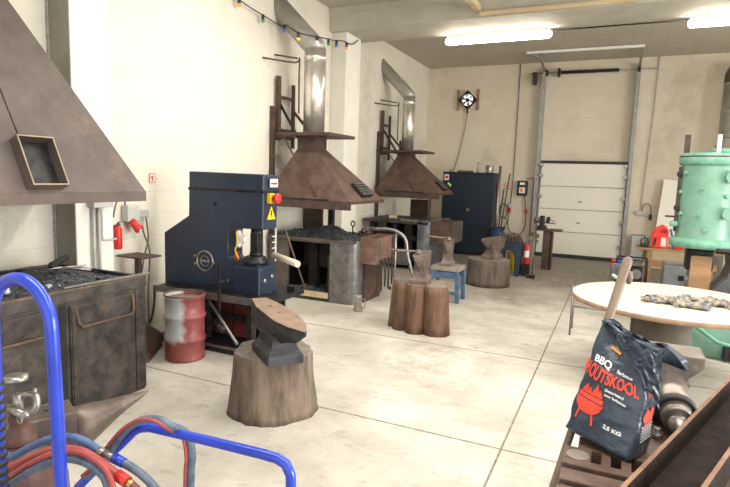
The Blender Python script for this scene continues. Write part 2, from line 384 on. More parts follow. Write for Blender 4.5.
# ------------------------------------------------------------------ tube lights
tubem = mat('glowing_tube_cover', (1,.93,.80), None, 5, .4, emit=20)
def tube_light(x0, x1, label):
    t = thing('ceiling_light', label, 'light', ((x0+x1)/2, 9.36, 4.08), 0, 'tube lights under the cross beam')
    MB().box(x0+.04, x1-.04, 9.30, 9.42, 4.17, 4.22).build('housing', white, t)
    b = MB(); r = .062
    b.tube([(x0, 9.36, 4.12), (x0+.03, 9.36, 4.12), (x1-.03, 9.36, 4.12), (x1, 9.36, 4.12)], [r*.6, r, r, r*.6], 16)
    b.build('diffuser', tubem, t)
    for x in (x0+.25, x1-.25): MB().box(x-.01, x+.01, 9.29, 9.43, 4.155, 4.18).build('clip', plasw, t)
tube_light(-2.88, -1.16, 'long glowing tube light below the beam, between the fan and the roller door')
tube_light(.72, 2.4, 'glowing tube light below the beam at the right, cut by the picture edge')
for nm, xs in (('a', (-1.1, .7)),):
    t = tag(MB().tube([(-1.1, 9.43, 4.19), (.72, 9.43, 4.19)], .012, 8).build('conduit', darkst), 'thin dark conduit running between the two tube lights', 'conduit')

# ------------------------------------------------------------------ roller door in the back wall
t = thing('roller_door', 'tall cream sectional roller door with metal side tracks in the back wall', 'door', (-.8, 13.85, 0))
zs = [.08, .62, 1.16, 1.70, 2.24]
for i in range(4):
    p = MB(); p.box(-1.72, .14, 13.80, 13.86, zs[i]+.006, zs[i+1]-.006)
    p.build('door_panel', panelw, t, bevel=.006)
MB().box(-1.74, .16, 13.79, 13.85, 2.235, 2.30).build('top_seal', black, t)
MB().box(-1.74, .16, 13.78, 13.87, .0, .08).build('bottom_seal', black, t)
for x in (-1.80, .21):
    b = MB(); b.box(x-.035, x+.035, 13.76, 13.91, 0, 4.45); b.box(x-.05, x-.03, 13.70, 13.91, 0, 4.3)
    b.build('track', alu, t, bevel=.004)
    for z in (.35, .9, 1.45, 1.95, 2.2):
        s_ = 1 if x < 0 else -1
        hb = MB(); hb.box(min(x+s_*.03, x+s_*.13), max(x+s_*.03, x+s_*.13), 13.74, 13.80, z-.035, z+.035); hb.cyl((x+s_*.01, 13.75, z), (x+s_*.06, 13.75, z), .03, seg=10)
        hb.build('roller_bracket', steel, t)
for x in (-1.80, .21):
    MB().bar((x, 13.8, 4.38), (x, 12.9, 4.56), .05, .05).build('top_rail', alu, t)
MB().bar((-2.05, 12.6, 4.56), (.25, 12.6, 4.56), .05, .05).build('cross_rail', white, t)
MB().bar((-1.80, 13.0, 4.5), (-2.0, 12.6, 4.56), .05, .04).build('rail_brace', alu, t)
MB().bar((.21, 13.0, 4.5), (.22, 12.6, 4.56), .05, .04).build('rail_brace', alu, t)
MB().cyl((-2.12, 13.78, 4.33), (.58, 13.78, 4.33), .014, seg=10).build('shaft', steel, t)
b = MB()
b.cyl((-1.42, 13.78, 4.33), (-.2, 13.78, 4.33), .035, seg=12)
for k in range(46):
    x = -1.42+1.22*k/45; b.lathe([(.035, x-.006), (.045, x), (.035, x+.006)], (0, 13.78, 4.33), 12, 'x', cap=False)
b.build('torsion_spring', darkst, t)
for x in (-1.74, .21): MB().lathe([(.06,-.02),(.075,-.02),(.065,0),(.075,.02),(.06,.02)], (x, 13.78, 4.33), 16, 'x').build('cable_drum', darkst, t)
MB().box(-1.50, -1.45, 13.72, 13.9, 4.24, 4.42).build('spring_bracket', darkst, t)
MB().box(-2.06, -1.97, 13.72, 13.88, 4.08, 4.36).build('motor', blackp, t, bevel=.01)
for z in (.85, 1.35): MB().box(-.84, -.76, 13.785, 13.80, z-.02, z+.02).build('handle', alu, t)
# red cord beside the track
tag(MB().tube(smooth_path([(-2.08,13.88,1.86),(-1.96,13.88,1.86),(-1.90,13.86,1.84),(-1.90,13.86,1.2),(-1.90,13.86,.5)]), .008, 6).build('hose', redp), 'thin red hose running down beside the left door track', 'hose')

# ------------------------------------------------------------------ things on the back wall
def wire(pts, r, m, name, label, cat, n=6, parent=None):
    o = MB().tube(smooth_path(pts, n), r, 6).build(name, m, parent)
    if parent is None: tag(o, label, cat)
    return o
wire([(-2.38,13.89,4.6),(-2.38,13.89,2.5),(-2.40,13.89,1.4),(-2.43,13.88,1.15)], .010, cable, 'cable', 'thin vertical cable left of the roller door ending in a red plug', 'cable', 3)
wire([(.585,13.89,4.6),(.57,13.89,3.2),(.52,13.89,1.9),(.5,13.88,1.25)], .012, conduit, 'cable', 'grey vertical cable right of the roller door down to the small switch box', 'cable', 3)
t = thing('wall_socket', 'pale switch box under the vertical cable right of the roller door', 'socket', (.5, 13.86, 1.12))
MB().box(.40, .60, 13.84, 13.92, 1.11, 1.2).build('box', plasw, t, bevel=.008)
wire([(.52,13.87,1.2),(.56,13.84,1.36),(.66,13.84,1.36),(.70,13.84,1.25),(.70,13.84,1.1)], .010, cable, 'lead', '', '', parent=t)
MB().box(.67, .73, 13.82, 13.88, 1.02, 1.14).build('plug', blackp, t, bevel=.01)
# charger box
t = thing('wall_charger', 'black wall box with white and orange labels left of the roller door', 'control box', (-2.14, 13.86, 1.45))
MB().box(-2.26, -2.02, 13.80, 13.92, 1.44, 1.80).build('case', blackp, t, bevel=.015)
MB().box(-2.20, -2.08, 13.794, 13.80, 1.70, 1.76).build('upper_label', white, t)
MB().box(-2.21, -2.07, 13.794, 13.80, 1.50, 1.64).build('lower_label', white, t)
MB().box(-2.19, -2.12, 13.790, 13.794, 1.53, 1.61).build('warning_mark', orange, t)
wire([(-2.42,13.86,1.02),(-2.44,13.84,.75),(-2.38,13.84,.55),(-2.22,13.84,.46),(-2.08,13.84,.55),(-2.02,13.84,.75),(-2.03,13.84,1.1),(-2.08,13.86,1.44)], .012, cable, 'cable', 'looped cable hanging below the black wall box', 'cable')
t = thing('cable_plug', 'red plug with grey cap hanging at the end of the thin cable', 'plug', (-2.43, 13.85, 1.02))
MB().cyl((-2.43,13.86,1.02), (-2.42,13.86,1.12), .045, .04, 12).build('plug_body', redp, t)
MB().cyl((-2.42,13.86,1.12), (-2.42,13.86,1.22), .035, .045, 12).build('cap', plasw, t)
tag(MB().tube([(-2.02,13.85,1.12),(-2.03,13.85,1.02)], .03, 8).build('plug', redp), 'small red connector on the right of the looped cable', 'plug')
# fire sign plates
def fire_sign(M, s, label):
    t = thing('fire_sign', label, 'sign', M.translation, 0, 'small red and white wall signs')
    MB().box(-s/2, s/2, -s*.58, s*.58, 0, .004, M).build('plate', redp, t)
    MB().box(-s*.40, s*.40, -s*.48, s*.48, .004, .005, M).build('white_field', white, t)
    b = MB(); b.box(-s*.13, s*.13, -s*.36, s*.14, .005, .0058, M); b.box(-s*.26, s*.26, s*.14, s*.24, .005, .0058, M); b.box(-s*.30, -s*.22, -s*.1, s*.24, .005, .0058, M)
    b.build('symbol', redp, t)
fire_sign(Matrix.Translation((-2.53,13.915,1.66)) @ Euler((R(90),0,0)).to_matrix().to_4x4(), .12, 'small red and white sign on the back wall right of the navy cabinet')
fire_sign(Matrix.Translation((XL+.003,4.53,1.70)) @ Matrix(((0,0,1,0),(1,0,0,0),(0,1,0,0),(0,0,0,1))), .085, 'small red and white sign on the left wall, left of the navy press')
# fan
t = thing('extractor_fan', 'dark diamond shaped fan turned on its corner between two brown slats on the back wall', 'fan', (-3.62, 13.8, 3.6))
Mf = Matrix.Translation((-3.62, 13.82, 3.77)) @ Euler((R(90), 0, 0)).to_matrix().to_4x4() @ Euler((0, 0, R(45))).to_matrix().to_4x4()
b = MB(); n = 24
outer = []; inner = []
for k in range(n):
    a = 2*PI*k/n; r_ = .17/max(abs(math.cos(a)), abs(math.sin(a)))
    outer.append((r_*math.cos(a), r_*math.sin(a))); inner.append((.145*math.cos(a), .145*math.sin(a)))
b.rings([[Mf@Vector((*p, -.07)) for p in outer], [Mf@Vector((*p, .04)) for p in outer], [Mf@Vector((*p, .04)) for p in inner], [Mf@Vector((*p, -.07)) for p in inner]], closed=True, smooth=False)
b.build('frame', darkst, t)
MB().cyl(Mf@Vector((0,0,-.04)), Mf@Vector((0,0,.04)), .045, seg=16).build('hub', blackp, t)
for k in range(6):
    a = 2*PI*k/6; bl = MB(); rr = []
    for (r_, da, z_) in ((.045,-.1,.02),(.135,-.32,.025),(.135,.12,-.02),(.045,.3,-.02)): rr.append(Mf@Vector((r_*math.cos(a+da), r_*math.sin(a+da), z_)))
    v = [bl.bm.verts.new(p) for p in rr]; bl.bm.faces.new(v)
    bl.build('blade', mat('fan_blade_maroon', (.14,.03,.04), None) if k == 0 else MATS['fan_blade_maroon'], t, solid=.006)
MB().cyl(Mf@Vector((0,0,-.065)), Mf@Vector((0,0,-.06)), .143, seg=24).build('daylight_opening', mat('daylight_behind_fan', (.9,.95,.9), None, 5, .5, emit=1.2), t)
for x in (-3.88, -3.37): MB().box(x-.025, x+.025, 13.86, 13.92, 3.52, 4.04).build('slat', wood, t, bevel=.004)
MB().cyl((-3.62,13.85,3.45), (-3.62,13.85,3.53), .028, .02, 10).build('plug', blackp, t)
wire([(-3.62,13.85,3.45),(-3.66,13.87,3.1),(-3.75,13.88,2.6),(-3.86,13.88,2.15),(-3.88,13.7,1.97)], .010, cable, 'cord', 'thin brown cord hanging from the fan down to the navy cabinet', 'cord')
# duct at far right
t = thing('flue_pipe', 'galvanised flue pipe with a dark elbow behind the green power hammer', 'flue', (2.06, 13.6, 0))
MB().cyl((1.96,13.55,0), (1.96,13.55,3.9), .17, seg=24).build('pipe', galvd, t)
for z in (1.6, 2.55, 3.35, 3.9): MB().lathe([(.17,-.02),(.18,0),(.17,.02)], (1.96,13.55,z), 24, cap=False).build('joint_ring', galvd, t)
MB().tube([(1.96,13.55,3.9),(1.97,13.58,4.08),(2.02,13.62,4.20),(2.12,13.66,4.26)], .172, 20).build('elbow', hoodm, t)
for z in (2.62,): MB().box(1.74, 1.92, 13.5, 13.53, z, z+.02).build('bracket', rust2, t)

# ------------------------------------------------------------------ wall fittings on left wall, near
t = thing('socket_box', 'grey distribution box with two conduits on the near column', 'electrical box', (-4.38, 3.57, 1.08))
MB().box(-4.40, -4.30, 3.47, 3.68, 1.43, 1.53).build('box', plasw, t, bevel=.008)
for y in (3.515, 3.575): MB().tube([(-4.37, y, 1.43), (-4.37, y, .55)], .014, 8).build('conduit', conduit, t)
MB().tube(smooth_path([(-4.37,3.585,1.43),(-4.36,3.60,1.36),(-4.36,3.60,1.16),(-4.36,3.62,1.12),(-4.36,3.76,1.12)]), .010, 8).build('branch_conduit', conduit, t)
t = thing('wall_socket', 'grey industrial socket with a red plug beside the near column', 'socket', (-4.66, 4.15, 1.2))
MB().box(-4.69, -4.58, 4.10, 4.26, 1.24, 1.42).build('box', plasw, t, bevel=.02)
MB().box(-4.69, -4.62, 4.26, 4.42, 1.28, 1.36).build('side_box', conduit, t, bevel=.008)
b = MB(); b.cyl((-4.60,4.16,1.25), (-4.52,4.18,1.17), .04, seg=14); b.cyl((-4.54,4.178,1.19), (-4.51,4.185,1.16), .048, seg=14)
b.build('red_plug', redp, t); MB().cyl((-4.51,4.187,1.16), (-4.502,4.19,1.155), .02, seg=10).build('plug_pin_cap', white, t)
for pts in ([(-4.5,4.20,1.2),(-4.52,4.26,1.08),(-4.52,4.32,.9),(-4.53,4.30,.45),(-4.5,4.28,0.02)], [(-4.63,4.38,1.28),(-4.6,4.38,1.05),(-4.56,4.28,.85),(-4.58,4.24,.5),(-4.5,4.22,.02)]):
    MB().tube(smooth_path(pts), .008, 6).build('lead', cable, t)
MB().tube(smooth_path([(-4.64,4.12,1.42),(-4.62,4.08,1.48),(-4.6,3.98,1.46),(-4.6,3.93,1.30)]), .009, 6).build('upper_lead', cable, t)
def extinguisher(loc, r, h, label, withlabel=False, m=redp):
    x, y, z = loc
    t = thing('fire_extinguisher', label, 'fire extinguisher', loc)
    MB().lathe([(r*.8,0),(r,.02),(r,h*.72),(r*.85,h*.8),(r*.35,h*.86),(r*.3,h*.9)], loc, 18).build('bottle', m, t)
    MB().cyl((x,y,z+h*.88), (x,y,z+h*.95), r*.3, seg=10).build('valve', steel, t)
    b = MB(); b.bar((x,y,z+h*.95), (x+r*1.1,y-.01,z+h*1.0), .02, .012); b.bar((x,y,z+h*.92), (x+r*1.0,y-.01,z+h*.9), .02, .012); b.build('lever', blackp, t)
    MB().tube(smooth_path([(x,y,z+h*.9),(x-r*1.1,y-.01,z+h*.8),(x-r*1.15,y-.01,z+h*.4)]), .009, 6).build('hose', blackp, t)
    if withlabel:
        b = MB(); b.rings([[Vector((x+(r+.002)*math.sin(a), y-(r+.002)*math.cos(a), zz)) for a in [R(k) for k in (-55,-35,-15,5,25,45,65)]] for zz in (z+h*.3, z+h*.58)], cap=False)
        b.build('paper_label', white, t)
extinguisher((-4.62, 4.0, .97), .042, .28, 'small red fire extinguisher on the left wall beside the near column')
# steel stand beneath sockets
t = thing('steel_stand', 'small brown steel stand against the left wall below the sockets', 'stand', (-4.42, 4.05, 0))
MB().box(-4.60, -4.25, 3.95, 4.22, .90, .915).build('top_plate', rust2, t)
MB().box(-4.46, -4.41, 4.06, 4.11, .02, .90).build('post', rust2, t); MB().box(-4.56, -4.3, 3.98, 4.2, 0, .02).build('foot', rust2, t)
# leaning brown board
b = MB(); P = [(-3.86,3.66,0),(-4.13,4.10,0),(-4.14,4.10,.13),(-4.18,3.55,.58),(-4.02,3.30,.66),(-3.86,3.32,0)]
c_ = [Vector(p) for p in P]
nrm = Vector((-.85,-.5,.1)).normalized()*.02
b.rings([c_, [p+nrm for p in c_]], True, smooth=False)
tag(b.build('steel_sheet', rust), 'brown cut off steel sheet leaning between the near forge and the red drum', 'sheet metal')

# ------------------------------------------------------------------ coal bed helper
def coal(name, x0, x1, y0, y1, z, parent, hump=.05, n=160, size=.022, seed=1, humps=()):
    b = MB(); nx, ny = 26, 26; V = []
    def hz(x, y):
        u = (x-x0)/(x1-x0); v = (y-y0)/(y1-y0)
        e = min(u, 1-u, v, 1-v)
        h = hump*min(1, e*5)*(.5+noise.noise(Vector((x*5, y*5, seed))))+.018*noise.noise(Vector((x*25, y*25, seed)))
        for (hx, hy, hr, hh) in humps:
            d = math.hypot(x-hx, y-hy)/hr
            if d < 1: h += hh*(1-d*d)
        return z+max(h, -.01)
    for j in range(ny+1):
        V.append([b.bm.verts.new((x0+(x1-x0)*i/nx, y0+(y1-y0)*j/ny, hz(x0+(x1-x0)*i/nx, y0+(y1-y0)*j/ny))) for i in range(nx+1)])
    for j in range(ny):
        for i in range(nx): b.bm.faces.new((V[j][i], V[j][i+1], V[j+1][i+1], V[j+1][i]))
    rnd = random.Random(seed)
    for k in range(n):
        x = rnd.uniform(x0+.02, x1-.02); y = rnd.uniform(y0+.02, y1-.02)
        b.lump((x, y, hz(x, y)+.004), rnd.uniform(.5, 1.3)*size, k, 1)
    o = b.build(name, coalm, parent); o['kind'] = 'stuff'; return o

# ------------------------------------------------------------------ near forge
t = thing('coal_forge', 'large dark riveted coal forge at the left edge, nearest the camera', 'forge', (-3.9, 2.3, 0))
X1 = -3.42; F1 = t
MB().box(-4.45, X1, 1.2, 3.2, .0, .88).build('body', forgem, t, bevel=.006)
b = MB(); b.box(-4.47, X1+.012, 1.18, 1.22, .86, .945); b.box(-4.47, X1+.012, 3.18, 3.215, .86, .945)
b.box(-4.47, -4.43, 1.18, 3.215, .86, .945); b.box(X1-.01, X1+.014, 1.18, 3.215, .86, .945); b.build('rim', forgem, t, bevel=.003)
MB().box(X1-.012, X1+.018, 1.18, 3.215, .938, .952).build('rim_edge', rimm, t)
MB().box(X1-.002, X1+.006, 3.11, 3.205, .02, .86).build('corner_plate', forgem, t)
for y0, y1 in ((2.53, 3.09), (1.83, 2.43)):
    d = MB().box(X1, X1+.014, y0, y1, .05, .83).build('door', forgem, t, bevel=.003)
    MB().box(X1+.014, X1+.02, y0+.01, y0+.045, .06, .82).build('hinge_strip', forgem, d)
    hb = MB(); hb.tube([(X1+.012, y0+.05, .80), (X1+.03, y0+.055, .70), (X1+.035, y0+.08, .665), (X1+.035, y1-.04, .665), (X1+.03, y1-.02, .70), (X1+.012, y1-.015, .82)], .011, 8)
    hb.build('handle', rust, d)
MB().box(X1-.002, X1+.004, 2.455, 2.505, .0, .84).build('door_gap', voidm, t)
rv = 0
for y in (2.55, 3.16):
    for k in range(11):
        MB().sph((X1+.021 if y < 3 else X1+.008, y, .10+k*.068), .008, (.6,1,1), 8).build('rivet', forgem, t)
for k in range(8): MB().sph((X1+.016, 2.60+k*.065, .80), .008, (.6,1,1), 8).build('rivet', forgem, t)
for k in range(9): MB().sph((X1+.016, 2.40, .12+k*.08), .008, (.6,1,1), 8).build('rivet', forgem, t)
coal('coal', -4.43, X1-.012, 1.22, 3.18, .915, t, .06, 420, .020, 3)
b = MB()
for k in range(16): b.lump((random.uniform(-3.78,-3.50), random.uniform(2.45,2.62), .955), random.uniform(.008,.018), k, 1)
for k in range(14): b.lump((random.uniform(-3.75,-3.55), random.uniform(2.02,2.22), .97), random.uniform(.02,.045), k+40, 2)
stuff(b.build('ash', ash, t))
tag(MB().bar((-3.42, 2.50, .966), (-3.37, 3.22, .972), .018, .010).build('flat_bar', greyst), 'long flat steel bar lying along the rim of the near forge', 'steel bar')
t = thing('wire_brush', 'black wire brush lying on the coal of the near forge', 'brush', (-4.1, 3.0, .97))
MB().obox((-4.08,2.95,1.03), (.05,.26,.05), (R(8),0,R(25))).build('bristles', black, t, bevel=.02)
MB().bar((-4.05,2.85,.99), (-3.98,3.12,.985), .014, .010).build('rail', steel, t)
t = thing('tongs', 'steel tongs lying beside the wire brush on the near forge', 'tongs', (-3.9, 2.9, .95))
MB().tube([(-4.2,2.72,.99),(-4.0,2.95,.98),(-3.86,3.08,.975)], .007, 6).build('rein', steel, t)
MB().tube([(-4.22,2.80,.99),(-4.05,2.93,.99),(-3.80,3.02,.975)], .007, 6).build('rein', steel, t)
t = thing('coal_shovel', 'dark curved fire shovel on the near forge at the left picture edge', 'shovel', (-4.1, 2.1, .95))
b = MB(); rr = []
for j in range(7):
    y = 1.9+j*.075; rr.append([Vector((-4.25+.34*i/8, y, .98+.13*math.sin(PI*i/8)*math.sin(PI*(j+.6)/7.4))) for i in range(9)])
V = [[b.bm.verts.new(p) for p in r_] for r_ in rr]
for j in range(6):
    for i in range(8): b.bm.faces.new((V[j][i], V[j][i+1], V[j+1][i+1], V[j+1][i])).smooth = True
b.build('scoop', voidm, t, solid=.006)
MB().tube([(-4.08,2.33,1.0),(-4.15,2.68,.99)], .012, 8).build('handle', darkst, t)

# ------------------------------------------------------------------ hoods
def frustum(b, base, z0, top, z1):
    x0, x1, y0, y1 = base; a0, a1, b0, b1 = top
    b.rings([[Vector(p) for p in ((x0,y0,z0),(x1,y0,z0),(x1,y1,z0),(x0,y1,z0))], [Vector(p) for p in ((a0,b0,z1),(a1,b0,z1),(a1,b1,z1),(a0,b1,z1))]], cap=False, smooth=False)
def rim_ring(b, base, z0, z1):
    x0, x1, y0, y1 = base
    b.rings([[Vector(p) for p in ((x0,y0,z),(x1,y0,z),(x1,y1,z),(x0,y1,z))] for z in (z0, z1)], cap=False, smooth=False)
def slope_box(t, a, u, v, n, wd, ht, dep, name, m, frame=.012):
    # rectangular frame: a origin corner, u along width, v along height, n outward
    pass
# near hood
t = thing('forge_hood', 'huge brown sheet steel hood above the near forge at the left edge', 'hood', (-3.95, 2.4, 1.53))
base = (-4.66, -3.42, 1.50, 3.235); z0 = 1.62; top = (-4.40, -4.05, 2.18, 2.60); z1 = 2.97
b = MB(); frustum(b, base, z0, top, z1); b.build('hood_shell', hoodm, t, solid=.006)
b = MB(); rim_ring(b, base, 1.545, z0); b.build('skirt', hoodm, t, solid=.012)
MB().box(top[0], top[1], top[2], top[3], z1, 3.4).build('neck', hoodm, t)
# plane of +X face
def onface(y, z, off=0): # x on the sloping room-side face at height z
    k = (z-z0)/(z1-z0); x = base[1]+(top[1]-base[1])*k; nx = Vector((z1-z0, 0, base[1]-top[1])).normalized(); p = Vector((x, y, z)); return p+nx*off
b = MB()
yA, yB, zA, zB = 2.27, 2.52, 1.64, 1.955; d_ = .085
q = [(yA,zA),(yB,zA),(yB,zB),(yA,zB)]; th = .008
qi = [(yA+th,zA+th),(yB-th,zA+th),(yB-th,zB-th),(yA+th,zB-th)]
b.rings([[onface(y,z,0.002) for y,z in q],[onface(y,z,d_) for y,z in q],[onface(y,z,d_) for y,z in qi],[onface(y,z,.004) for y,z in qi]], cap=False, smooth=False)
b.build('hatch_frame', hoodm, t)
b = MB(); b.rings([[onface(y,z,d_+.001) for y,z in q],[onface(y,z,d_+.003) for y,z in q],[onface(y,z,d_+.003) for y,z in qi],[onface(y,z,d_+.001) for y,z in qi]], closed=True, smooth=False)
b.build('hatch_edge', mat('bare_edge_steel', (.26,.21,.14), (.34,.28,.19), 10, .5, .4), t)
b = MB(); v = [b.bm.verts.new(onface(y, z, .005)) for y, z in qi]; b.bm.faces.new(v); b.build('hatch_opening', darkst, t)
b = MB(); b.tube([onface(2.34, 2.0, .004), onface(2.33, 2.2, .004), onface(2.31, 2.6, .004)], .004, 5); b.build('weld_seam', darkst, t)

def wall_frame(y, z0, pz, label, grp):
    t = thing('wall_bracket', label, 'bracket', (-4.6, y, 0), 0, grp)
    MB().bar((-4.65, y-.26, .0), (-4.65, y-.26, z0+.43), .06, .06).build('lower_post', rust2, t)
    MB().bar((-4.62, y-.16, z0-.05), (-4.62, y-.16, z0+.87), .07, .05).build('post', rust2, t)
    MB().bar((-4.62, y+.24, z0-.15), (-4.62, y+.24, z0+.80), .05, .04).build('post', rust2, t)
    for z in (z0+.58, z0+.10, z0-.01): MB().bar((-4.62, y-.16, z), (-4.62, y+.24, z), .04, .04).build('rung', rust2, t)
    MB().bar((-4.62, y-.12, z0+.48), (-4.22, y-.25, z0-.02), .03, .03).build('brace', darkst, t)
    MB().bar((-4.62, y+.24, z0+.42), (-4.30, y+.30, z0+.05), .04, .04).build('brace', rust2, t)
    MB().bar((-4.38, y+.30, z0+.0), (-4.38, y+.30, z0+.28), .04, .04).build('upright', rust2, t)
    return t
def hood(yc, sy, zlip, neckw, zneck, zplate, pr, ztop, label, flabel, blabel):
    y0, y1 = yc-sy/2-.02, yc+sy/2
    t = thing('forge_hood', label, 'hood', (-3.95, yc, zlip))
    base = (-4.6, -3.22, y0, y1); zs = zlip+.11
    nx0, nx1 = -4.10-neckw/2, -4.10+neckw/2
    top = (nx0, nx1, yc-.10-neckw/2, yc-.10+neckw/2)
    b = MB(); frustum(b, base, zs, top, zneck); b.build('hood_shell', rust, t, solid=.006)
    b = MB(); b.box(base[0], base[1]+.01, y0-.01, y0, zlip, zs+.01); b.box(base[0], base[1]+.01, y1-.01, y1, zlip+.08, zs+.01); b.box(base[1]-.005, base[1]+.01, y0, y1, zlip+.08, zs+.01)
    b.build('skirt', rust2, t)
    MB().box(top[0], top[1], top[2], top[3], zneck-.02, zplate).build('neck', rust2, t)
    MB().box(-4.50, -3.63, yc-.45, yc+.35, zplate, zplate+.045).build('top_plate', rust2, t, bevel=.003)
    # louvre on the room side slope
    def sf(y, z, off=0):
        k = (z-zs)/(zneck-zs); x = base[1]+(top[1]-base[1])*k; nv = Vector((zneck-zs, 0, base[1]-top[1])).normalized()
        return Vector((x, y, z))+nv*off
    L = MB(); q = [(yc-.14, zs+.05), (yc+.20, zs+.05), (yc+.20, zs+.22), (yc-.14, zs+.22)]
    L.rings([[sf(y,z,0) for y,z in q], [sf(y,z,.05) for y,z in q]], True, smooth=False)
    lo = L.build('louvre_box', darkst, t)
    for k in range(5):
        z = zs+.065+k*.033
        MB().rings([[sf(yc-.12,z,.05), sf(yc+.18,z,.05), sf(yc+.18,z+.012,.05), sf(yc-.12,z+.012,.05)], [sf(yc-.12,z,.062), sf(yc+.18,z,.062), sf(yc+.18,z+.012,.062), sf(yc-.12,z+.012,.062)]], True, smooth=False).build('slat', greyst, lo)
    # thin stay rod down the front slope
    def ff(x, z, off=.012):
        k = (z-zs)/(zneck-zs); return Vector((x, y0+(top[2]-y0)*k-off, z))
    MB().bar((-4.40, yc-.42, zplate), ff(-3.75, zs+.06, .02), .018, .018).build('stay_rod', rust2, t)
    MB().box(-4.4, -3.55, y0-.018, y0-.008, zs+.005, zs+.025).build('lip_strip', darkst, t)
    # hanging flue
    fl = thing('flue_pipe', flabel, 'flue', (-4.10, yc-.08, zplate+.045))
    yp = yc-.08; zt = ztop
    MB().cyl((-4.09, yp, zplate+.045), (-4.09, yp, zt), pr, seg=32).build('pipe', galv, fl)
    MB().lathe([(pr,-.03),(pr+.008,-.02),(pr+.008,.02),(pr,.03)], (-4.09, yp, zt-.12), 32, cap=False).build('joint_ring', galv, fl)
    b = MB(); b.tube([(-4.09, yp, zt-.01), (-4.095, yp, zt+.03), (-4.13, yp, zt+.07), (-4.80, yp-.03, zt+.74)], pr*.97, 32); b.build('elbow', galvd, fl)
    c = MB(); c.tube(smooth_path([(-4.68,yp-.45,zt-.16),(-4.3,yp-.2,zt-.20),(-4.26,yp-.15,zt-.13),(-4.28,yp-.12,zt-.35),(-4.27,yp-.13,zt-.9)],4), .012, 6); c.tube([(-4.68,yp-.15,zt-.06),(-4.3,yp-.14,zt-.13)], .012, 6)
    c.build('stay_bracket', rust2, fl)
    MB().box(-4.695, -4.68, yp-.24, yp+.22, zt+.42, zt+1.0).build('wall_flashing', rawwood, fl) if False else None
    wall_frame(yc-.05, zplate, 0, blabel, 'ladder shaped wall brackets beside the hoods')
    return t
hood(7.10, 1.10, 1.33, .31, 2.15, 2.33, .155, 3.56, 'brown pyramid forge hood in the middle, with a louvre, above the middle forge', 'shiny flue pipe rising from the middle hood, nearer of the two on the left wall', 'brown ladder like wall bracket left of the middle forge hood')
hood(11.0, 1.0, 1.38, .30, 2.22, 2.30, .125, 3.45, 'farthest brown pyramid forge hood, beside the navy cabinet', 'shiny flue pipe rising from the farthest hood', 'brown ladder like wall bracket left of the farthest forge hood')

# string of festoon bulbs
t = thing('string_lights', 'string of small coloured bulbs strung along the left wall near the ceiling', 'string lights', (-4.6, 7.5, 3.9))
sp = [(-4.62,5.6,4.13),(-4.62,6.0,3.99),(-4.6,6.5,3.93),(-4.6,6.95,3.90),(-4.3,6.6,3.82),(-3.9,6.0,3.62),(-3.9,6.27,3.60),(-3.9,6.73,3.66),(-4.1,7.4,3.80),(-4.3,7.95,3.92),(-4.35,8.37,4.01),(-4.35,8.7,4.03),(-4.35,8.93,4.15)]
MB().tube(smooth_path(sp, 5), .009, 6).build('cord', blackp, t)
gcol = {'amber': (.85,.42,.03), 'green': (.02,.35,.12), 'blue': (.03,.12,.55), 'clear': (.75,.72,.66)}
gm = {k: mat('%s_bulb_glass' % k, v, None, 5, .2, coat=.4) for k, v in gcol.items()}
for (p, k) in (((-4.6,5.94,3.93),'amber'),((-4.6,6.46,3.87),'green'),((-4.42,6.72,3.79),'blue'),((-3.9,6.25,3.53),'amber'),((-3.9,6.73,3.60),'clear'),((-4.2,7.6,3.79),'green'),((-4.33,8.1,3.89),'blue'),((-4.35,8.5,3.94),'amber')):
    x, y, z = p
    h = MB().cyl((x,y,z), (x,y,z+.07), .022, seg=8).build('lamp_holder', blackp, t)
    MB().sph((x,y,z-.01), .026, (1,1,1.15), 12).build('bulb', gm[k], h)

# ------------------------------------------------------------------ middle forge
t = thing('coal_forge', 'middle coal forge with an open front under the pyramid hood, behind the navy press', 'forge', (-3.8, 7.2, 0))
MB().box(-4.62, -4.29, 6.69, 6.74, .0, .86).build('left_panel', forgeg, t, bevel=.005)
MB().box(-4.62, -4.58, 6.74, 7.6, .0, .86).build('back_panel', voidm, t)
MB().box(-4.58, -3.95, 7.45, 7.48, .05, .84).build('far_panel', voidm, t)
# rounded corner pillar
pts = [(-3.60,6.69),(-3.34,6.69)]+[(-3.34+.14*math.sin(R(a)), 6.83-.14*math.cos(R(a))) for a in (15,30,45,60,75)]+[(-3.20,6.83),(-3.20,7.5),(-3.60,7.5)]
b = MB(); b.prism(pts, 0, .90, 'xy'); b.build('corner_pillar', greyst, t)
MB().box(-4.29, -3.60, 6.70, 6.76, .835, .88).build('lintel', forgeg, t)
MB().box(-4.62, -3.22, 6.67, 7.62, .86, .90).build('hearth_plate', forgeg, t, bevel=.004)
MB().box(-4.29, -3.62, 6.70, 7.45, 0, .05).build('floor_pan', forgem, t)
MB().box(-4.12, -3.98, 7.0, 7.1, .05, .80).build('inner_post', voidm, t)
MB().box(-4.25, -3.80, 7.05, 7.3, .42, .78).build('fire_pot', voidm, t, bevel=.02)
MB().bar((-3.80,7.1,.62), (-3.62,7.1,.60), .08, .06).build('blast_pipe', voidm, t)
MB().box(-3.80, -3.74, 7.0, 7.1, .05, .62).build('inner_leg', rust2, t)
coal('ash_heap', -4.28, -3.75, 6.8, 7.4, .07, t, .1, 60, .03, 9)
coal('coal', -4.58, -3.24, 6.70, 7.60, .905, t, .04, 360, .026, 5, humps=((-3.95,7.25,.32,.09),(-4.3,7.0,.25,.04)))
MB().box(-4.27, -3.62, 6.69, 6.71, .05, .13).build('front_board', rawwood, t)
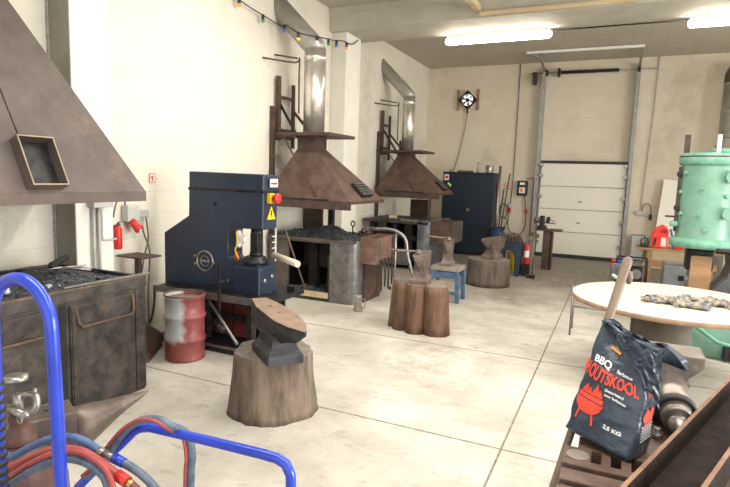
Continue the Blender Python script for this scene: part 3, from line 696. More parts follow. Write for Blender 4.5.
# trough on the side
tr = thing('water_trough', 'rusty open steel trough mounted on the right side of the middle forge', 'trough', (-3.07, 7.15, .5))
b = MB(); b.box(-3.20, -2.95, 6.84, 6.86, .58, .95); b.box(-3.20, -2.95, 7.44, 7.46, .58, .95); b.box(-3.20, -3.185, 6.86, 7.44, .58, .95); b.box(-2.965, -2.95, 6.86, 7.44, .58, .95); b.box(-3.19, -2.96, 6.86, 7.44, .58, .60)
b.build('tub', mat('orange_rust', (.15,.08,.055), (.22,.125,.09), 6, .6, .2, .12, c3=(.22,.20,.18), c3lo=.58), tr)
MB().box(-2.95, -2.935, 6.90, 6.95, .60, .94).build('side_strap', steel, tr)
MB().box(-2.95, -2.93, 7.38, 7.42, .60, .94).build('side_strap', rust2, tr)
MB().bar((-2.93,6.86,.60), (-2.93,7.46,.60), .03, .02).build('tool_rail', rust, tr)
for k in range(4):
    y = 6.92+k*.13
    tg = thing('tongs', ('nearest tongs on the trough rail, at its front corner', 'second nearest tongs hanging on the rusty trough rail', 'third nearest tongs hanging on the rusty trough rail', 'farthest tongs hanging at the back end of the rusty trough rail')[k], 'tongs', (-2.91, y, .2), 0, 'tongs hanging on the trough rail')
    MB().tube([(-2.905,y-.012,.60),(-2.90,y-.02,.35),(-2.90,y-.01,.2+.05*(k%2))], .007, 6).build('rein', darkst, tg)
    MB().tube([(-2.905,y+.012,.60),(-2.90,y+.02,.35),(-2.90,y+.01,.2+.05*(k%2))], .007, 6).build('rein', darkst, tg)
    MB().sph((-2.905,y,.63), .02, (1,1,1.4), 8).build('jaw', darkst, tg)
MB().box(-3.20, -3.17, 6.95, 7.52, .0, .56).build('side_panel', rust2, t)
# flexible exhaust
tag(MB().tube(smooth_path([(-3.55,7.62,.98),(-3.2,7.7,1.0),(-3.0,7.72,.97),(-2.87,7.74,.86),(-2.82,7.74,.6),(-2.72,7.74,.3),(-2.62,7.72,.015)],6), .027, 12).build('steel_pipe', steel), 'bent shiny steel pipe rising behind the rusty trough of the middle forge', 'pipe')
tag(MB().tube([(-2.98,7.62,0),(-2.98,7.62,.95)], .02, 8).build('steel_bar', steel), 'thin upright steel bar behind the rusty trough', 'steel bar')
tag(MB().box(-4.18, -4.10, 7.68, 7.76, 0, 1.42).build('hood_post', voidm), 'dark post carrying the middle hood behind the forge', 'post')
tag(MB().box(-4.66, -4.30, 7.7, 7.74, .75, 1.42).build('backing_sheet', rust2), 'dark brown sheet hung behind the middle forge under its hood', 'sheet metal')
# poker stuck in the coals and scrap
t = thing('poker', 'small fire poker with an eye end standing in the coal of the middle forge', 'poker', (-3.55, 7.3, .93))
MB().tube([(-3.55,7.3,.92),(-3.55,7.3,1.05)], .011, 8).build('shank', darkst, t)
MB().tube([(-3.55+.03*math.cos(a), 7.3, 1.085+.038*math.sin(a)) for a in [2*PI*k/14 for k in range(14)]], .010, 6, closed=True).build('eye', darkst, t)
b = MB()
for k in range(14): b.obox((random.uniform(-3.45,-3.22), random.uniform(7.2,7.58), .96+random.uniform(0,.05)), (.08,.03,.03), (random.uniform(-.5,.5), random.uniform(-.6,.6), random.uniform(0,3)))
stuff(tag(b.build('scrap_iron', rust2), 'heap of small scrap iron on the back corner of the middle forge', 'scrap'))
# jug
t = thing('metal_jug', 'small dented metal jug standing on the floor by the middle forge', 'jug', (-3.03, 6.46, 0))
MB().lathe([(.055,0),(.06,.01),(.05,.13),(.045,.19),(.052,.215),(.048,.215),(.04,.19)], (-3.03,6.46,0), 20).build('vessel', mat('dirty_enamel', (.30,.27,.22), (.42,.39,.33), 12, .45, .4), t)
MB().tube(smooth_path([(-2.985,6.46,.18),(-2.93,6.45,.17),(-2.93,6.45,.08),(-2.975,6.46,.05)]), .007, 6).build('handle', steel, t)

# ------------------------------------------------------------------ far forge
t = thing('coal_forge', 'farthest coal forge with a long flat hearth, below the farthest hood', 'forge', (-3.8, 10.8, 0))
MB().box(-4.62, -3.25, 9.95, 11.4, .90, .95).build('hearth_plate', forgem, t, bevel=.004)
pts = [(-3.45,9.95),(-3.36,9.95)]+[(-3.36+.16*math.sin(R(a)), 10.11-.16*math.cos(R(a))) for a in (15,30,45,60,75)]+[(-3.20,10.11),(-3.20,11.3),(-3.45,11.3)]
b = MB(); b.prism(pts, 0, .96, 'xy'); b.build('corner_pillar', mat('bluish_steel_drum', (.14,.15,.17), (.25,.26,.28), 6, .42, .6, .08, c3=(.30,.13,.08), c3lo=.62), t)
for x in (-4.45, -3.95): MB().box(x-.03, x+.03, 10.0, 10.06, 0, .9).build('leg', voidm, t)
MB().box(-4.5, -3.45, 10.9, 10.95, .05, .88).build('back_sheet', voidm, t)
MB().bar((-4.4,10.2,.70), (-3.45,10.2,.58), .07, .09).build('blast_pipe', voidm, t)
MB().box(-3.85, -3.68, 10.3, 10.33, .1, .88).build('inner_sheet', rust2, t)
MB().box(-4.15, -3.60, 9.98, 10.4, .08, .36).build('ash_box', greyst, t, bevel=.01)
MB().box(-3.30, -3.26, 10.1, 10.14, .95, 1.40).build('hood_post', rust2, t)
b = MB(); b.box(-3.20, -2.78, 10.03, 10.05, .55, .97); b.box(-2.80, -2.78, 10.05, 10.75, .55, .97); b.box(-3.2, -2.78, 10.73, 10.75, .55, .97); b.box(-3.2, -2.78, 10.05, 10.74, .55, .57)
tr = thing('water_trough', 'rusty brown trough on the right side of the farthest forge', 'trough', (-3.0, 10.4, .55))
b.build('tub', rust, tr); MB().box(-2.79, -2.775, 10.3, 10.75, .56, .965).build('side_sheet', forgeg, tr)
coal('coal', -4.5, -3.9, 10.0, 10.8, .955, t, .04, 60, .03, 12)
tag(MB().obox((-4.05,10.15,1.0), (.16,.12,.07), (0,0,.3)).build('fire_brick', mat('buff_brick', (.45,.33,.22), (.55,.42,.3), 10, .8), bevel=.01), 'buff fire brick lying on the farthest forge', 'brick')
tag(MB().obox((-3.65,10.05,.963), (.36,.10,.025), (0,0,-.1)).build('steel_offcut', steel), 'pale flat steel offcut lying on the farthest forge', 'steel bar')
tag(MB().box(-4.0, -3.56, 12.3, 12.34, .7, 1.42).build('fire_screen', rust2), 'brown sheet standing behind the farthest forge', 'sheet metal') if False else None
tag(MB().box(-4.15, -3.75, 11.42, 11.46, 0, 1.32).build('fire_screen', rust2), 'reddish brown sheet standing behind the farthest forge', 'sheet metal')

# ------------------------------------------------------------------ navy press
t = thing('forging_press', 'navy blue C frame forging press with a round badge, beside the left wall', 'press', (-3.7, 4.53, 0)); PR = t
Y0, Y1 = 4.40, 4.65
# frame in one mesh with the throat cut out of its outline
prof = [(-4.39,.48),(-3.12,.48),(-3.12,.86),(-3.20,.90),(-3.50,.90),(-3.54,.94),(-3.54,1.20),(-3.50,1.24),(-3.12,1.24),(-3.11,1.78),(-4.04,1.79),(-4.05,1.33),(-4.39,1.13)]
b = MB(); b.prism(prof, Y0, Y1, 'xz'); b.build('c_frame', navy, t, bevel=.012)
MB().box(-4.045, -3.095, Y0-.006, Y1+.002, 1.60, 1.625).build('belt', darkst, t)
MB().box(-3.42, -3.112, Y0-.06, Y1-.01, .46, .87).build('lower_block', navy, t, bevel=.015)
e = MB().lathe([(.112,-.0),(.112,-.012),(.098,-.016),(.094,-.008),(.094,0)], (-3.83,Y0,.87), 32, 'y', cap=False).build('badge_ring', steel, t)
MB().lathe([(.094,0),(.094,-.004)], (-3.83,Y0,.87), 32, 'y').build('badge_plate', navy, t)
MB().lathe([(.058,-.004),(.058,-.009),(.050,-.009),(.050,-.004)], (-3.83,Y0,.87), 28, 'y', cap=False).build('badge_inner_ring', steel, e)
MB().box(-3.895, -3.765, Y0-.010, Y0-.003, .862, .882).build('badge_bar', steel, e)
for dx, dz in ((-.125,.05),(-.125,-.035),(.118,-.01)): MB().cyl((-3.83+dx,Y0,.87+dz), (-3.83+dx,Y0-.02,.87+dz), .013, seg=10).build('badge_screw', brass, e)
MB().box(-3.085+.0, -3.08, 4.47, 4.60, 1.66, 1.74).build('name_plate', white, t)
MB().box(-3.0795, -3.078, 4.48, 4.59, 1.685, 1.705).build('name_plate_line', redp, t)
for (p_, nm_, mm) in (((-3.10,4.47,4.55,1.50,1.60),'switch_back',yel),): MB().box(-3.11, -3.06, p_[1]-.02, p_[2]-.02, p_[3], p_[4]).build(nm_, mm, t, bevel=.008)
MB().lathe([(.028,0),(.03,.03),(.05,.03),(.055,.05),(.045,.065),(.02,.072)], (-3.06,4.50,1.55), 20, 'x').build('emergency_stop', redp, t)
tri = [(4.46,1.34),(4.60,1.34),(4.53,1.47)]
b = MB(); b.prism(tri, -3.112, -3.104, 'yz'); b.build('warning_triangle', yel, t)
b = MB(); b.prism([(4.525,1.43),(4.54,1.43),(4.532,1.40),(4.545,1.40),(4.523,1.355),(4.528,1.385),(4.515,1.385)], -3.104, -3.102, 'yz'); b.build('warning_mark', blackp, t)
for x, z in ((-3.95,1.55),(-3.95,1.44),(-3.95,1.33),(-3.35,1.55),(-3.35,1.42),(-3.35,1.29),(-3.70,1.47)): MB().cyl((x,Y0,z),(x,Y0-.006,z),.012 if x != -3.70 else .02, seg=8).build('bolt', darkst if x == -3.70 else navy, t)
for y, z in ((4.44,.73),(4.56,.76),(4.53,.58)): MB().lathe([(.025,0),(.025,.008),(.012,.012)], (-3.112,y,z), 12, 'x').build('bolt', steel, t)
# ram, die column
MB().cyl((-3.27,4.52,1.24),(-3.27,4.52,1.16), .06, seg=24).build('ram', darkst, t)
MB().box(-3.31, -3.22, 4.46, 4.56, .97, 1.20).build('upper_die', darkst, t, bevel=.006)
MB().lathe([(.13,.90),(.135,.93),(.11,.94),(.105,.965),(.085,.975)], (-3.27,4.50,-.01), 24).build('lower_die', darkst, t)
MB().cyl((-3.27,4.50,.96),(-3.27,4.50,1.0), .06, seg=18).build('lower_die_pin', darkst, t)
MB().box(-3.46, -3.41, 4.42, 4.48, 1.04, 1.22).build('white_control_box', white, t, bevel=.02)
MB().box(-3.40, -3.33, 4.40, 4.44, 1.10, 1.17).build('white_connector', white, t, bevel=.01)
MB().tube(smooth_path([(-3.44,4.41,1.2),(-3.40,4.38,1.1),(-3.43,4.38,1.02),(-3.40,4.40,.93)]), .008, 6).build('yellow_cable', yel, t)
MB().tube(smooth_path([(-3.42,4.42,1.0),(-3.44,4.40,.95),(-3.42,4.42,.91)]), .012, 6).build('red_cable', redp, t)
for z in (.98,1.04,1.10,1.16): MB().bar((-3.14,4.60,z),(-3.14,4.66,z),.008,.008).build('guard_bar', white, t)
MB().bar((-3.14,4.66,.9),(-3.14,4.66,1.24),.012,.012).build('guard_post', white, t)
# table and base
MB().box(-4.30, -2.90, 4.18, 4.85, .555, .60).build('table_plate', darkst, t, bevel=.004)
MB().box(-4.30, -2.90, 4.16, 4.18, .54, .605).build('table_lip', greyst, t)
MB().box(-3.0, -2.90, 4.66, 4.76, .60, .66).build('stop_block', darkst, t, bevel=.006)
for x in (-4.25, -3.75, -3.2): MB().box(x-.03, x+.03, 4.30, 4.36, .09, .555).build('leg', darkst, t)
for x in (-4.25, -3.2): MB().box(x-.03, x+.03, 4.72, 4.78, .09, .555).build('leg', darkst, t)
MB().box(-4.3, -3.1, 4.36, 4.39, .30, .36).build('cross_bar', darkst, t)
for x0, x1 in ((-4.22,-4.0),(-3.97,-3.78),(-3.72,-3.5),(-3.47,-3.23)): MB().box(x0, x1, 4.42, 4.46, .12, .54).build('red_panel', redd, t)
MB().box(-4.3, -3.12, 4.80, 4.83, .07, .555).build('back_panel', voidm, t)
MB().box(-4.3, -4.27, 4.34, 4.80, .07, .555).build('end_panel', darkst, t)
b = MB(); b.box(-4.3, -3.12, 4.20, 4.85, 0.0, .075); b.build('base_plate', darkst, t, bevel=.008)
MB().box(-4.3, -3.12, 4.19, 4.20, .055, .08).build('base_edge', greyst, t)
t2 = thing('screw_clamp', 'dark T handled rod standing in front of the press table', 'clamp', (-3.42, 4.12, .3))
MB().bar((-3.415,4.12,.28),(-3.415,4.12,.92),.018,.018).build('rod', darkst, t2)
MB().cyl((-3.56,4.11,.70),(-3.33,4.13,.76),.014,seg=8).build('cross_handle', darkst, t2)
MB().sph((-3.33,4.13,.76), .022, (1,1,1), 8).build('knob', darkst, t2)
MB().cyl((-3.48,4.13,.34),(-3.36,4.13,.26),.035,seg=12).build('pivot', darkst, t2)
MB().cyl((-3.58,4.17,.52),(-3.10,3.99,.21),.014,seg=8).build('lever', greyst, t2)
tag(MB().cyl((-3.13,4.62,.97),(-2.71,4.40,.945),.032,.032,20).build('round_bar', mat('pale_wood_roller', (.50,.42,.31), (.62,.54,.42), 8, .55)), 'pale round wooden bar sticking out to the right of the press', 'wooden bar')
tag(MB().cyl((-3.02,4.66,1.22),(-2.86,4.80,.612),.009,.009,8).build('steel_rod', rust), 'thin rusty rod leaning at the right side of the press', 'steel rod')
# cables beside
wire([(-4.55,4.3,.06),(-4.45,4.28,.25),(-4.42,4.28,.42),(-4.46,4.32,.55)], .012, black, 'cable', 'black cable at the left foot of the navy press', 'cable')

# ------------------------------------------------------------------ drum
t = thing('steel_drum', 'small open steel drum, faded red with a grey worn side, beside the navy press', 'drum', (-3.68, 3.94, 0))
pr = [(.170,0),(.185,.004),(.188,.015),(.184,.03),(.183,.175),(.196,.19),(.198,.21),(.183,.225),(.183,.40),(.196,.415),(.198,.435),(.183,.45),(.183,.60),(.191,.606),(.193,.615),(.186,.620),(.176,.615),(.172,.60),(.172,.03),(.02,.025)]
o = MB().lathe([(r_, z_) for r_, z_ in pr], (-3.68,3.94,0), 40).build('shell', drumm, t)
o = MB().lathe([(.186,.617),(.193,.622),(.196,.630),(.190,.636),(.182,.632),(.180,.622)], (-3.68,3.94,0), 40, cap=False).build('rolled_rim', rimm, t)
MB().lathe([(.171,.50),(.171,.590),(.02,.602)], (-3.68,3.94,0), 32).build('contents', mat('brown_dust', (.22,.13,.09), (.32,.20,.14), 12, .9), t)

# ------------------------------------------------------------------ anvils and stumps
def anvil(loc, rz, s, label, mb, mt, H=.33, L=1.1):
    """x axis runs along the anvil: flat square horn towards +x, round horn towards -x"""
    t = thing('anvil', label, 'anvil', loc, rz)
    b = MB(); w_ = .10*s; l = L*s/1.1; Hh = H
    hz = Hh-.15*s   # underside of the head at the body
    def ring(x, w2, zt, zb, c=.15): return [Vector(p) for p in ((x,-w2,zt),(x,w2,zt),(x,w2,zt-(zt-zb)*.35),(x,w2*c,zb),(x,-w2*c,zb),(x,-w2,zt-(zt-zb)*.35))]
    ft = Hh-.004
    fz = .085*s
    def kr(x, w2, zb, c): return [Vector(p) for p in ((x,-w2,ft),(x,w2,ft),(x,w2*.97,ft-(ft-zb)*.12),(x,w2*c,zb),(x,-w2*c,zb),(x,-w2*.97,ft-(ft-zb)*.12))]
    b.rings([kr(-.46*l,w_*.6,ft-.20*s,.8), kr(-.36*l,w_*.75,ft-.21*s,.8), kr(-.20*l,w_,fz+.06*s,.75), kr(-.08*l,w_,fz+.02,.65), kr(.08*l,w_,fz+.02,.45), kr(.20*l,w_*.97,fz+.085,.16), kr(.38*l,w_*.66,ft-.12*s,.12), kr(.55*l,.010,ft-.025,.5)], smooth=False)
    # waist
    secs = [(.135*s*1.35,.12*s,fz*.9),(.16*s,.095*s,fz+.03*s),(.15*s,.085*s,fz+.09*s),(.15*s,.075*s,hz+.01)]
    b.rings([[Vector(p) for p in ((-a,-c,z),(a,-c,z),(a,c,z),(-a,c,z))] for a, c, z in secs], smooth=False)
    b.build('body', mb, t, bevel=.006, world=False)
    f_ = MB(); f_.rings([[Vector(p) for p in ((-a,-c,z),(a,-c,z),(a,c,z),(-a,c,z))] for a, c, z in ((.205*s,.13*s,0),(.205*s,.13*s,fz*.72),(.18*s,.11*s,fz))], smooth=False)
    f_.build('foot', mb, t, bevel=.006, world=False)
    # face: a plate with real hardy and pritchel holes
    xs = [-.36*l,-.19*l,-.19*l+.028,.02*l,.02*l+.022,.22*l]; ys = [-w_, -.014, .014, w_]
    g = MB(); zt = Hh
    for i in range(5):
        for j in range(3):
            if j == 1 and i in (1, 3):
                x0, x1 = xs[i], xs[i+1]
                g.rings([[Vector((x0,ys[1],z)),Vector((x1,ys[1],z)),Vector((x1,ys[2],z)),Vector((x0,ys[2],z))] for z in (zt, zt-.004)], cap=False, smooth=False)
                continue
            k0 = .75 if i == 0 else 1
            yy = lambda y, x: y*(k0 if x == xs[0] else 1)
            g._q([(xs[i],yy(ys[j],xs[i]),zt),(xs[i+1],ys[j],zt),(xs[i+1],ys[j+1],zt),(xs[i],yy(ys[j+1],xs[i]),zt)], [(0,1,2,3)])
    g._q([(xs[5],-w_,zt),(.40*l,-w_*.66,zt),(.55*l,0,zt),(.40*l,w_*.66,zt),(xs[5],w_,zt)], [(0,1,2,3,4)])
    g._q([(xs[0],-w_*.75,zt),(xs[0],w_*.75,zt),(-.46*l,w_*.6,zt),(-.46*l,-w_*.6,zt)], [(0,1,2,3)])
    g.build('face', mt, t, world=False)
    hh = MB(); hh.box(xs[1]-.003,xs[2]+.003,-.017,.017,zt-.0042,zt-.0030); hh.box(xs[3]-.003,xs[4]+.003,-.017,.017,zt-.0042,zt-.0030); hh.build('tool_holes', voidm, t, world=False)
    return t
def stump(loc, r0, r1, h, seed, n=30, label='', sq=1.0):
    t = thing('tree_stump', label, 'stump', loc)
    b = MB(); rings = []; m_ = 9
    def rr(a, k):
        u = Vector((math.cos(a)*1.3, math.sin(a)*1.3, seed))
        v = 1+.11*noise.noise(u)+.07*noise.noise(u*3.5+Vector((0,0,k*.8)))+.035*noise.noise(u*9+Vector((0,0,k*1.5)))+.02*math.sin(a*6+seed)
        return v
    for i in range(m_+1):
        k = i/m_; r_ = r0+(r1-r0)*k**.75
        rings.append([Vector((r_*rr(2*PI*j/n, k)*math.cos(2*PI*j/n), r_*sq*rr(2*PI*j/n, k)*math.sin(2*PI*j/n), h*k-.01*(i == 0)*0)) for j in range(n)])
    b.rings(rings); b.build('trunk', stumpm, t, world=False)
    tp = MB(); tp.rings([[v+Vector((0,0,.001)) for v in rings[-1]], [Vector((v.x*.96, v.y*.96, h+.006)) for v in rings[-1]]], cap=True); tp.build('sawn_top', stumptop, t, world=False)
    return t
stump((-2.28,3.39,0), .335, .285, .465, 2.3, 60, 'large grey brown tree stump flaring at the base, under the nearest double horned anvil')
anvil((-2.165,3.25,.470), R(-38), 1.0, 'nearest anvil, dark with a brown face, on the big flared stump', anvbody, anvtop, .335, 1.12)
# block of four logs
t = thing('log_block', 'block of bound orange brown logs under the anvil in the centre', 'stump', (-2.03, 6.05, 0))
for i, (dx, dy, r_, h_) in enumerate(((-.335,.0,.055,.575),(-.20,-.07,.095,.572),(-.005,-.12,.115,.57),(.235,-.06,.145,.565),(-.11,.14,.15,.56),(.14,.16,.16,.56))):
    b = MB(); rings = []
    for k in range(7):
        z = h_*k/6
        rings.append([Vector((-2.03+dx*(1-.02*k)+r_*(1.10-.022*k)*(1+.07*noise.noise(Vector((math.cos(a)*2,math.sin(a)*2,i*3+z))))*math.cos(a), 6.05+dy+r_*(1.10-.022*k)*(1+.07*noise.noise(Vector((math.cos(a)*2,math.sin(a)*2,i*5+z))))*math.sin(a), z)) for a in [2*PI*j/22 for j in range(22)]])
    b.rings(rings); o = b.build('log', logm, t)
    MB().rings([[v+Vector((0,0,.001)) for v in rings[-1]],[Vector((v.x,v.y,h_+.004)) for v in rings[-1]]]).build('sawn_end', stumptop, o)
MB().cyl((-2.37,5.95,.48),(-2.385,5.94,.485),.022,seg=10).build('bolt_head', darkst, t)
anvil((-2.03,6.06,.575), R(-84), .80, 'brown anvil on the block of bound logs, a wooden handled hammer on it', anvbrown, anvbrown, .34, .92)
b = MB(); rings = []
t = thing('tree_stump', 'low round stump of grey brown staves under the farthest anvil', 'stump', (-1.93, 9.36, 0))
n = 48
for k in range(6):
    z = .45*k/5; rings.append([Vector((-1.93+.355*(1.03-.012*k)*(1+.03*abs(math.sin(a*5.5))+.03*noise.noise(Vector((math.cos(a)*3,math.sin(a)*3,2))))*math.cos(a), 9.36+.33*(1.03-.012*k)*(1+.03*abs(math.sin(a*5.5)))*math.sin(a), z)) for a in [2*PI*j/n for j in range(n)]])
b.rings(rings); b.build('trunk', stave, t)
MB().rings([[v+Vector((0,0,.001)) for v in rings[-1]],[Vector((v.x,v.y,.456)) for v in rings[-1]]]).build('sawn_top', stumptop, t)
anvil((-1.88,9.40,.456), R(-106), .88, 'farthest anvil, grey, on the low round stump in front of the blue stand', greyst if False else anvbrown, anvbrown, .36, .95)
# blue stool with anvil
t = thing('blue_stool', 'worn blue wooden stool with a small anvil on top', 'stool', (-2.2, 7.8, 0))
MB().box(-2.42, -1.99, 7.62, 8.02, .46, .52).build('seat', mat('worn_stool_top', (.20,.17,.15), (.30,.26,.23), 10, .7, 0, .1), t, bevel=.006)
for (x, y) in ((-2.40,7.64),(-2.02,7.64),(-2.40,7.98),(-2.02,7.98)):
    MB().bar((x*1.0+(-.01 if x < -2.2 else .02), y, 0), (x, y, .46), .055, .055).build('leg', bluestool, t, bevel=.004)
for (p, q, z) in (((-2.4,7.64),(-2.02,7.64),.40),((-2.4,7.98),(-2.02,7.98),.40),((-2.4,7.64),(-2.4,7.98),.2),((-2.02,7.64),(-2.02,7.98),.2),((-2.4,7.64),(-2.02,7.64),.14)):
    MB().bar((*p, z), (*q, z), .025, .05 if z < .3 else .09).build('stretcher', bluestool, t)
anvil((-2.22,7.84,.52), R(-86), .66, 'small anvil standing on the blue stool', anvbrown, anvbrown, .38, .8)
def hammer(p, q, hl, label, headm=greyst):
    p = Vector(p); q = Vector(q)
    t = thing('hammer', label, 'hammer', q)
    MB().tube([p, p*.5+q*.5, q], [.016,.013,.013], 10).build('handle', shaft, t)
    d = (q-p).normalized(); sd = Vector((0,0,1)).cross(d).normalized()
    MB().bar(q-sd*hl/2, q+sd*hl/2, .045, .045).build('head', headm, t, bevel=.006)
hammer((-2.37,5.85,.955), (-2.05,5.98,.945), .12, 'wooden handled hammer lying on the anvil of the log block')
hammer((-2.52,7.6,.955), (-2.19,7.72,.93), .10, 'wooden handled hammer lying on the small anvil of the stool')

# ------------------------------------------------------------------ blue swage stand
t = thing('swage_stand', 'dark blue arched cast stand carrying a row of iron swages, behind the farthest anvil', 'stand', (-1.72, 10.6, 0))
pf = [(-2.02,0),(-1.93,0),(-1.92,.36)]+[(-1.80-.11*math.cos(R(a)), .36+.13*math.sin(R(a))) for a in range(20,180,20)]+[(-1.68,.36),(-1.67,0),(-1.58,0),(-1.58,.6),(-2.02,.6)]
b = MB(); b.prism(pf, 10.45, 10.49, 'xz'); b.build('front_arch', cabm if False else mat('stand_blue', (.014,.022,.045), (.025,.036,.062), 8, .5), t)
b = MB(); b.prism(pf, 10.80, 10.84, 'xz'); b.build('rear_arch', MATS['stand_blue'], t)
MB().box(-2.02, -1.58, 10.45, 10.84, .60, .64).build('top_plate', MATS['stand_blue'], t)
MB().box(-1.61, -1.58, 10.49, 10.80, .1, .6).build('side_panel', MATS['stand_blue'], t)
SWL = ['leftmost brown iron swage in the row on the blue arched stand', 'second swage from the left end of the row on the blue stand', 'third swage from the left, just left of the middle of the blue stand', 'middle swage of the row on the blue stand', 'third swage from the right, just right of the middle of the blue stand', 'second swage from the right end of the row on the blue stand', 'rightmost swage on the blue stand, next to the red extinguisher']
for k in range(7):
    x = -1.99+k*.063
    sw = thing('swage_tool', SWL[k], 'blacksmith tool', (x, 10.6, .64), 0, 'swages in a row on the blue stand')
    MB().box(x-.026, x+.026, 10.52, 10.72, .64, .72+.02*(k % 3)).build('block', rust2, sw, bevel=.008)
    MB().box(x-.02, x+.02, 10.56, 10.64, .72+.02*(k % 3), .79+.015*((k*2) % 3)).build('neck', anvbrown, sw, bevel=.006)
tag(MB().box(-1.56,-1.42,10.6,10.76,0,.22).build('steel_block', darkst), 'dark block on the floor under the red extinguisher', 'block')
extinguisher((-1.49,10.68,.22), .055, .46, 'red fire extinguisher with a white label right of the blue stand', True)
extinguisher((-1.80,11.1,.0), .085, .55, 'yellow extinguisher standing behind the arch of the blue stand', m=yel)
t = thing('sledge_hammer', 'long handled sledge hammer standing upright beside the red extinguisher', 'sledge hammer', (-1.28, 10.55, 0))
MB().cyl((-1.38,10.42,.05), (-1.36,10.60,.80), .016, seg=8).build('handle', shaft, t)
MB().bar((-1.44,10.42,.036), (-1.28,10.42,.036), .07, .07).build('head', darkst, t, bevel=.008)
t = thing('sledge_hammer', 'sledge hammer head up beside the blue stand, short and brown', 'sledge hammer', (-1.30, 10.75, .7))
MB().bar((-1.50,10.90,.80), (-1.32,10.94,.74), .09, .08).build('head', rust2, t, bevel=.01)
MB().cyl((-1.40,10.92,.78), (-1.40,10.96,0.0), .015, seg=8).build('handle', shaft, t)

# ------------------------------------------------------------------ navy cabinet
t = thing('steel_cabinet', 'tall navy steel cabinet with two doors against the back wall', 'cabinet', (-3.22, 13.0, 0))
MB().box(-3.84, -2.61, 12.77, 13.25, .06, 1.93).build('body', cabm, t, bevel=.006)
MB().box(-3.80, -2.65, 12.80, 13.22, 0, .06).build('plinth', blackp, t)
for x0, x1 in ((-3.83,-3.23),(-3.22,-2.62)): MB().box(x0, x1, 12.75, 12.77, .07, 1.91).build('door', cabm, t, bevel=.006)
MB().box(-3.84, -2.61, 12.75, 13.25, 1.93, 1.96).build('top', cabm, t)
MB().cyl((-3.19,12.75,1.08), (-3.19,12.70,1.08), .035, seg=14).build('knob', brass, t)
MB().box(-3.80, -3.69, 12.744, 12.75, 1.76, 1.90).build('sticker', white, t)
MB().box(-3.78, -3.71, 12.741, 12.744, 1.80, 1.86).build('sticker_print', redp, t)
MB().obox((-3.69,12.746,1.68), (.05,.006,.05), (0,.2,0)).build('small_sticker', white, t)
MB().obox((-3.65,12.746,1.64), (.05,.006,.06), (0,.2,0)).build('green_sticker', mat('lime_sticker', (.55,.75,.08)), t)
t = thing('paint_tin', 'round shiny tin on the right end of the navy cabinet', 'tin', (-2.78, 12.95, 1.96))
MB().lathe([(.09,0),(.095,.005),(.09,.01),(.09,.16),(.095,.17),(.085,.175),(.085,.165)], (-2.78,12.95,1.96), 20).build('can', steel, t)
MB().cyl((-2.78,12.95,2.125),(-2.78,12.95,2.13), .08, seg=20).build('lid', steel, t)
t = thing('bottle', 'small pale bottle on top of the navy cabinet', 'bottle', (-3.05, 12.95, 1.96))
MB().lathe([(.035,0),(.035,.12),(.012,.17),(.012,.2)], (-3.05,12.95,1.96), 14).build('glass', mat('pale_bottle', (.45,.42,.36), None, 5, .2), t)
MB().cyl((-3.05,12.95,2.16),(-3.05,12.95,2.19), .014, seg=8).build('cap', darkst, t)
tag(MB().obox((-3.35,12.95,1.98), (.36,.12,.04), (0,0,.1)).build('offcut', rust), 'low rusty offcut lying on top of the navy cabinet', 'scrap')
tag(MB().cyl((-3.70,12.9,1.96),(-3.70,12.9,2.03), .03, seg=12).build('spray_can_cap', yel if False else brass), 'small brass cap on the left end of the navy cabinet', 'cap')
# bar bin
t = thing('bar_bin', 'blue bin holding long steel bars, right of the navy cabinet', 'bin', (-2.48, 12.6, 0))
MB().lathe([(.13,0),(.16,.5),(.165,.55),(.20,.56),(.20,.575),(.15,.575),(.12,.02)], (-2.45,12.62,.15), 18).build('tub', mat('bin_blue', (.02,.05,.12), (.035,.07,.16), 8, .5), t)
MB().lathe([(.14,0),(.14,.15)], (-2.45,12.62,0), 16).build('base', darkst, t)
for i, (p, q) in enumerate((((-2.50,12.62,.2),(-2.50,12.8,2.12)),((-2.42,12.60,.2),(-2.28,12.8,1.95)),((-2.47,12.66,.2),(-2.40,12.85,1.6)),((-2.52,12.58,.2),(-2.55,12.85,1.75)))):
    tag(MB().cyl(p, q, .016 if i else .03, seg=8).build('steel_bar', steel if i == 0 else rust), ('thick pale bar, leftmost upright in the blue bin', 'long brown bar leaning right in the blue bin', 'shortest brown bar in the blue bin', 'brown bar leaning left in the blue bin')[i], 'steel bar', 'bars standing in the blue bin')
tag(MB().tube(smooth_path([(-2.30+.09*math.cos(a), 12.42, 1.12+.16*math.sin(a)) for a in [R(k) for k in range(-80,300,30)]]+[(-2.2,12.42,.9),(-2.3,12.5,.70)],3), .010, 6).build('hook_rod', darkst), 'dark rod bent into a loop above the blue bin', 'rod')

# ------------------------------------------------------------------ vise stand in front of the door
t = thing('vise_stand', 'brown steel column with a top plate in front of the roller door', 'stand', (-1.22, 11.75, 0))
b = MB(); b.box(-1.33, -1.16, 11.66, 11.86, 0, .80); b.build('column', rust2, t)
MB().box(-1.18, -1.14, 11.66, 11.86, 0, .80).build('flange', rust2, t)
MB().box(-1.46, -.98, 11.56, 11.96, .80, .83).build('top_plate', rust2, t)
t = thing('bench_vise', 'dark bench vise bolted on the steel column by the roller door', 'vise', (-1.36, 11.75, .83))
MB().box(-1.46, -1.28, 11.66, 11.84, .83, .90).build('base', darkst, t, bevel=.01)
MB().box(-1.42, -1.33, 11.66, 11.84, .90, 1.10).build('fixed_jaw', darkst, t, bevel=.01)
MB().box(-1.29, -1.22, 11.67, 11.83, .95, 1.08).build('moving_jaw', darkst, t, bevel=.01)
MB().cyl((-1.5,11.75,.98), (-1.12,11.75,.98), .035, seg=12).build('screw', steel, t)
MB().cyl((-1.52,11.66,.93), (-1.52,11.84,1.03), .012, seg=8).build('handle', darkst, t)

